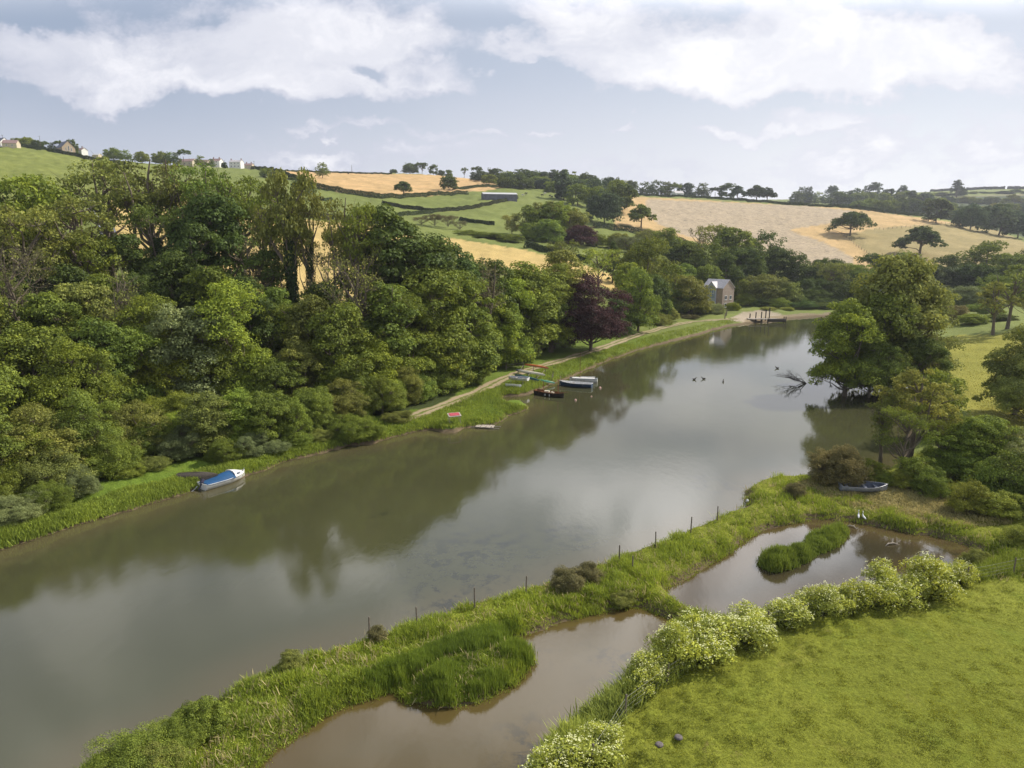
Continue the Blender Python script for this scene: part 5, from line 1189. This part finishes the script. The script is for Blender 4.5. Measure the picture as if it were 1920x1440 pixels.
# dung pats in the meadow
for (px, py, lab) in [(1236,1398,'left one of two grey dung pats in the lower meadow'),(1272,1384,'right one of two grey dung pats in the lower meadow')]:
    g = gnd(px, py); mb = MB(); rings = [[(r*math.cos(j*PI/5)*(1+.1*math.sin(j*3)), r*math.sin(j*PI/5), z) for j in range(10)] for r, z in ((.2, -.02), (.19, .04), (.1, .07), (.01, .06))]; mb.quadstrip(rings); o = mb.build("dung_pat", plain("dung", (.13, .11, .11), .9, .3, 12), None, True); o.location = g+Vector((0, 0, .05)); tag(o, lab, 'dung pat')
g = gnd(1722, 1113); mb = MB(); mb.box((0, 0, .12), (.5, .35, .24), .4); o = mb.build("red_bucket", plain("rusty_red", (.22, .06, .05), .7, .3, 8)); o.location = g; tag(o, 'rusty red box lying under the flowering bushes', 'box')

# ------------------------------------------------------------------ buildings
def mat_stone(name, a, b, sc_=2.2):
    m, t, out = new_mat(name); co = objco(t); br = t.add('ShaderNodeTexBrick'); t.l.new(t.mapping(co, (1, 1, 1), rot=(PI/2, 0, 0)), br.inputs[0]); br.inputs['Scale'].default_value = sc_
    br.inputs['Color1'].default_value = (*a, 1); br.inputs['Color2'].default_value = (*b, 1); br.inputs['Mortar'].default_value = (.35, .32, .28, 1); br.inputs['Mortar Size'].default_value = .03
    n = t.noise(co, 3, 5, .6); principled(t, out, t.mix(t.ramp(n, .3, .7, 0, .5), br.outputs[0], tuple(x*.7 for x in a)), .9, (n, .4, .03)); return m
STONE = mat_stone("rubble_stone", (.36, .24, .18), (.46, .34, .26)); TANST = mat_stone("tan_stone", (.48, .36, .24), (.40, .30, .20))
SLATE = plain("slate_roof", (.50, .47, .47), .6, .2, 2); DSLATE = plain("dark_slate", (.10, .11, .14), .6, .2, 2); WRENDER = plain("white_render", (.74, .73, .70), .8, .08, 1)
REDROOF = plain("red_brown_roof", (.30, .20, .18), .8, .2, 1.5); GLASS = plain("window_glass", (.05, .06, .08), .15, .2, 2, 0, .8); BEIGE = plain("beige_render", (.55, .47, .34), .8, .1, 1); TIN = plain("pale_sheet_roof", (.48, .48, .48), .5, .1, .5); BARNW = plain("barn_cladding", (.13, .13, .16), .8, .25, .8)
def house(px, py, rz, L, W, Hh, rh, wall, roof, name, label, wins=(), chim=(), chm=None, cat='house', group=None, lift=0.0, door=True):
    """L along local x (ridge direction), gables at +-x; windows: (face, pos, z, w, h)"""
    g = gnd(px, py); m = empty(name, (g.x, g.y, g.z-.3+lift), rz); tag(m, label, cat, group)
    mb = MB(); x, y = L/2, W/2; h = Hh+.3
    mb.quadstrip([[(-x, -y, -1), (x, -y, -1), (x, y, -1), (-x, y, -1)], [(-x, -y, h), (x, -y, h), (x, y, h), (-x, y, h)]])
    mb.poly([(x, -y, h), (x, y, h), (x, 0, h+rh-.05)]); mb.poly([(-x, y, h), (-x, -y, h), (-x, 0, h+rh-.05)]); mb.build("wall", wall, m)
    o = .25; mb = MB(); t = .14
    prof = [(-y-o, h-o*rh/y+.05), (0, h+rh+.05), (y+o, h-o*rh/y+.05), (y+o, h-o*rh/y+.05+t), (0, h+rh+.05+t), (-y-o, h-o*rh/y+.05+t)]
    mb.quadstrip([[(sx*(x+o), a, b) for a, b in prof] for sx in (-1, 1)], True)
    for sx in (-1, 1):
        mb.poly([(sx*(x+o), *prof[0]), (sx*(x+o), *prof[1]), (sx*(x+o), *prof[4]), (sx*(x+o), *prof[5])]); mb.poly([(sx*(x+o), *prof[1]), (sx*(x+o), *prof[2]), (sx*(x+o), *prof[3]), (sx*(x+o), *prof[4])])
    rf = mb.build("roof", roof, m)
    for cx in chim:
        mb = MB(); mb.box((cx*x, 0, h+rh+.5), (.9, .6, 1.6)).box((cx*x, 0, h+rh+1.38), (1.05, .75, .12)); mb.tube([(cx*x, 0, h+rh+1.4), (cx*x, 0, h+rh+1.8)], .13, 6); mb.build("chimney", chm or wall, rf)
    for (fc_, pos, zc, ww, wh) in wins:
        mb = MB(); mf = MB()
        if fc_ == '+x': q = (x+.03, pos*y, zc+.3); s1_, s2_ = (.1, ww, wh), (.06, ww-.25, wh-.25); of = Vector((.04, 0, 0)); sill = (.2, ww+.25, .12)
        elif fc_ == '-x': q = (-x-.03, pos*y, zc+.3); s1_, s2_ = (.1, ww, wh), (.06, ww-.25, wh-.25); of = Vector((-.04, 0, 0)); sill = (.2, ww+.25, .12)
        else: sg = -1 if fc_ == '-y' else 1; q = (pos*x, sg*(y+.03), zc+.3); s1_, s2_ = (ww, .1, wh), (ww-.25, .06, wh-.25); of = Vector((0, sg*.04, 0)); sill = (ww+.25, .2, .12)
        mf.box(q, s1_); wf = mf.build("window", WRENDER, m); mb.box(Vector(q)+of, s2_); mb.build("pane", GLASS, wf)
        mb = MB(); mb.box(Vector(q)+Vector((0, 0, -wh/2-.08)), sill); mb.build("sill", WRENDER, wf)
    return m
# mill house
mh_w = [('+x', p, z, 1.2, 1.4) for p in (.42, -.42) for z in (1.3, 3.9)]
mill = house(1345, 578, math.radians(-52), 8.4, 6.6, 7.2, 2.7, STONE, SLATE, "mill_house", 'tall stone mill house with slate roof at the head of the creek', mh_w, (), None, 'house', None, .2)
# dormer gable with tall glazing on the camera side
mb = MB(); y0 = -3.3; mb.quadstrip([[(-1.6, y0-.6, .4), (1.6, y0-.6, .4), (1.6, 0, .4), (-1.6, 0, .4)], [(-1.6, y0-.6, 6.3), (1.6, y0-.6, 6.3), (1.6, 0, 6.3), (-1.6, 0, 6.3)]]); mb.poly([(-1.6, y0-.6, 6.3), (1.6, y0-.6, 6.3), (0, y0-.6, 8.1)]); dm = mb.build("gable_bay", plain("bay_boarding", (.40, .43, .5), .7, .1, 3), mill); dm.location.z = 1.3
mb = MB()
for sx in (-1, 1): mb.poly([(0, y0-.85, 8.25), (0, 0, 8.25), (sx*1.95, 0, 6.15), (sx*1.95, y0-.85, 6.15)]); mb.poly([(0, y0-.85, 8.37), (sx*1.95, y0-.85, 6.27), (sx*1.95, 0, 6.27), (0, 0, 8.37)]); mb.poly([(0, y0-.85, 8.25), (sx*1.95, y0-.85, 6.15), (sx*1.95, y0-.85, 6.27), (0, y0-.85, 8.37)])
mb.build("bay_roof", SLATE, dm)
mb = MB(); mb.box((0, y0-.63, 4.3), (2.4, .06, 3.2)).poly([(-1.1, y0-.66, 6.1), (1.1, y0-.66, 6.1), (0, y0-.66, 7.4)]); mb.build("glazing", plain("blue_glass", (.16, .22, .34), .15, .2, 2, 0, .8), dm)
mb = MB()
for k in (-.8, 0, .8): mb.box((k, y0-.68, 4.3), (.09, .05, 3.3))
mb.box((0, y0-.68, 4.3), (2.5, .05, .09)); mb.build("glazing_bar", WRENDER, dm)
# skyline houses on the left
GH = 'houses on the left skyline'
house(2, 275, -.3, 9, 7, 3.4, 2.8, WRENDER, DSLATE, "house", 'white gabled house cut by the left edge on the skyline', [('-y', .1, 1.6, 1.2, 1.2), ('+x', 0, 1.8, 1.3, 1.3)], (-.7,), None, 'house', GH)
house(22, 277, .15, 10, 6, 3.0, 2.4, BEIGE, REDROOF, "house", 'beige house next to the white gable at the far left skyline', [('-y', -.4, 1.5, 1, 1.1), ('-y', .4, 1.5, 1, 1.1)], (), None, 'house', GH)
house(124, 288, math.radians(-38), 12, 9.5, 4.2, 5.0, TANST, DSLATE, "chapel", 'tan stone chapel with a tall gable and dark slate roof', [('+x', 0, 3.5, 1.0, 4.0), ('+x', -.42, 2.8, .8, 3.0), ('+x', .42, 2.8, .8, 3.0), ('-y', -.5, 2, .8, 2.4), ('-y', 0, 2, .8, 2.4), ('-y', .5, 2, .8, 2.4)], (), None, 'chapel')
house(151, 291, -.45, 13, 6, 3.8, 2.2, WRENDER, REDROOF, "cottage", 'row of low white cottages just right of the chapel', [('-y', p, 2, 1.1, 1.2) for p in (-.7, -.25, .25, .7)], (-.6, .55), REDROOF, 'house', GH)
house(183, 297, -.2, 6, 5, 2.5, 1.2, BEIGE, TIN, "shed", 'small pale shed at the right end of the chapel cottages', [('-y', 0, 1.3, 1, 1)], (), None, 'shed', GH)
house(352, 305, -.25, 16, 8, 3.4, 2.6, BEIGE, REDROOF, "bungalow", 'long brown roofed bungalow, leftmost of the middle skyline group', [('-y', p, 1.7, 1.3, 1.1) for p in (-.6, 0, .6)], (), None, 'house', GH)
house(382, 308, -.2, 13, 8, 3.4, 2.6, BEIGE, REDROOF, "bungalow", 'second bungalow between the long brown roofed one and the white house', [('-y', p, 1.7, 1.3, 1.1) for p in (-.5, .3)], (), None, 'house', GH)
house(407, 311, -.2, 10, 7, 4.6, 2.4, WRENDER, REDROOF, "house", 'white house with purplish roof right of the bungalows', [('-y', p, z, 1.1, 1.2) for p in (-.5, .4) for z in (1.4, 3.8)], (-.6, .6), REDROOF, 'house', GH)
house(444, 313, -.15, 12, 7, 5.6, 2.0, WRENDER, SLATE, "house", 'tall white house with two end chimneys on the skyline', [('-y', p, z, 1.1, 1.3) for p in (-.6, 0, .6) for z in (1.5, 4.3)], (-.88, .88), REDROOF, 'house', GH)
house(467, 314, -.15, 9, 6, 3.4, 2.0, BEIGE, REDROOF, "cottage", 'yellowish cottage at the right end of the skyline houses', [('-y', p, 1.6, 1, 1.1) for p in (-.4, .4)], (-.5, .6), REDROOF, 'house', GH)
# barn in the fields
house(936, 375, .22, 24, 8, 3.6, 1.2, BARNW, TIN, "barn", 'long grey barn with a pale roof between the green fields', [('+x', 0, 1.8, 4.5, 2.6)], (), None, 'barn')
house(907, 335, 0, 14, 6, 2.6, 1.4, WRENDER, TIN, "shed", 'longer white roofed shed under the ridge trees', (), (), None, 'shed')
house(924, 336, 0, 8, 5, 2.6, 1.2, WRENDER, TIN, "shed", 'shorter white roofed shed under the ridge trees', (), (), None, 'shed')
house(1172, 362, 0, 16, 9, 3.6, 2.2, WRENDER, TIN, "farm_building", 'white roofed farm building at left end of the top hedge', [('-y', 0, 1.8, 2, 1.6)], (), None, 'farm building')
house(1271, 366, .3, 11, 8, 3.5, 2.6, WRENDER, SLATE, "farmhouse", 'small pale farmhouse among the skyline trees above the stubble field', [('-y', -.4, 1.8, 1.2, 1.2)], (.6,), None, 'house')

# lych posts and quay by the mill
def quay():
    g = gnd(1428, 603); m = empty("quay", (g.x, g.y, 0), -.05); tag(m, 'dark wooden landing stage with posts at the creek head', 'landing stage')
    mb = MB(); mb.box((0, -.6, 1.05), (9.0, 2.2, .22)); mb.build("deck", PALEW, m); mb = MB(); mb.box((3.9, -1.6, .75), (5.0, 1.6, .9)); mb.build("stone_block", OLD, m)
    for x in (-4, -2.2, -.4, 1.4): mb = MB(); mb.tube([(x, -1.5, -.8), (x, -1.5, 1.1)], .2, 7); mb.build("pile", OLD, m)
    for x, h in ((-3.6, 2.6), (-1.8, 3.0), (-.1, 3.2), (1.2, 3.8), (2.3, 4.4)): mb = MB(); mb.tube([(x, .3, .4), (x+.05, .3, h)], .17, 7); mb.build("post", OLD, m)
    for x in (6.2, 6.8): mb = MB(); mb.tube([(x, -1.6, -.5), (x, -1.6, 1.9)], .14, 7); mb.build("post", OLD, m)
quay()
for (px, py, lab) in [(1359,598,'short dark post at the left of the gravel landing'),(1362,592,'second dark post beside the gravel landing below the mill')]:
    g = gnd(px, py); o = link("bollard", PM[0], OLD); o.location = g; o.scale = (3, 3, 1.5); tag(o, lab, 'post')
tree(1475, 592, 30, 'bush', 'lime', '', d=242, label='small bright yellow green bush on the landing spit'); tag(TREES[-1][0], TREES[-1][7], 'bush')
tree(1440, 596, 34, 'bush', 'olive', '', d=240, label='low grassy clump right of the landing posts'); tag(TREES[-1][0], TREES[-1][7], 'bush')
# telegraph poles
def pole(px, base, top, label, arm=True, thick=.17):
    g = gnd(px, base); dep = g.y*CP+(CZ-g.z)*SP; h = (base-top)*dep/F; m = empty("telegraph_pole", g); tag(m, label, 'pole', 'poles on the skyline')
    mb = MB(); mb.tube([(0, 0, -.5), (0, 0, h)], [thick, thick*.7], 6); mb.build("pole", WOOD, m)
    if arm: mb = MB(); mb.box((0, -.2, h-.6), (1.8, .12, .12)); mb.build("crossarm", WOOD, m)
pole(6, 268, 253, 'telegraph pole above the white gabled house at the far left')
pole(77, 280, 256, 'telegraph pole left of the chapel'); pole(421, 309, 296, 'telegraph pole between white house and tall white house'); pole(426, 310, 301, 'shorter pole beside the pole left of the tall white house', False)
pole(477, 315, 300, 'telegraph pole at the right end of the skyline houses'); pole(660, 326, 310, 'lone thin pole on the crest of the golden field', False, .22)
mb = MB(); g = gnd(653, 326); mb.box((0, 0, .9), (1.2, .8, 1.8)).box((0, 0, 1.9), (.7, .5, .4)); o = mb.build("field_marker", OLD); o.location = g; tag(o, 'tiny dark trough shape on the crest beside the lone pole', 'marker')

# ------------------------------------------------------------------ cows
COWB = plain("black_hide", (.025, .02, .018), .8, .2, 2); COWW = plain("white_hide", (.62, .58, .5), .8, .15, 2, 0, .3, (.04, .03, .03))
def cow(px, py, rz, mat, label, lying=False):
    g = gnd(px, py); m = empty("cow", (g.x, g.y, g.z-(.5 if lying else 0)), rz, (1.15, 1.15, 1.15)); tag(m, label, 'cow', 'cattle in the green pasture')
    pts = [(0, 0, 1.05), (.55, 0, 1.1), (.85, 0, 1.2), (1.15, 0, 1.1), (1.38, 0, .92), (-.6, 0, 1.12), (-.78, 0, 1.05), (-.85, 0, .6)]
    ed = [(0, 1), (1, 2), (2, 3), (3, 4), (0, 5), (5, 6), (6, 7)]; rad = [.36, .34, .22, .15, .09, .33, .12, .03]
    for x, y in ((.5, .2), (.5, -.2), (-.6, .2), (-.6, -.2)):
        i = len(pts); pts += [(x, y, .7), (x+(.02 if x > 0 else -.06), y, .38), (x, y, .02)]; ed += [(1 if x > 0 else 5, i), (i, i+1), (i+1, i+2)]; rad += [.13, .07, .06]
    skin("body", pts, ed, rad, mat, m)
    for sy in (-1, 1): mb = MB(); mb.tube([(1.12, sy*.12, 1.22), (1.08, sy*.26, 1.24)], [.05, .02], 5); mb.build("ear", mat, m)
for a in [(986,365,.4,COWB,'black cow standing right of the barn'),(981,368,2.8,COWW,'white cow lying beside the black cow near the barn'),(1021,365,.1,COWW,'white cow in the upper right of the green pasture'),
          (1017,368,3.0,COWB,'black cow just below the white cow in the upper pasture'),(1031,369,.7,COWB,'dark cow lying near the right corner of the pasture'),(1035,371,2.2,COWB,'rightmost dark cow of the pair near the pasture corner'),
          (1052,370,.2,COWB,'dark cow near the trees at the pasture edge'),(1072,374,1.2,COWB,'rightmost dark cow of the herd in the green pasture')]: cow(*a)

# ------------------------------------------------------------------ haze
HAZE = True
if HAZE:
    m, t, out = new_mat("haze_air"); v = t.add('ShaderNodeVolumePrincipled'); v.inputs['Color'].default_value = (.86, .9, 1.0, 1); v.inputs['Density'].default_value = .00011; v.inputs['Anisotropy'].default_value = .3
    t.l.new(v.outputs[0], out.inputs['Volume'])
    zmax = float(Zg.max())+60
    mb = MB(); mb.box((0, 2000, (zmax-10)/2), (13000, 6400, zmax+10)); hz = mb.build("haze", m); tag(hz, 'thin pale summer haze filling the valley', 'haze', kind='stuff')
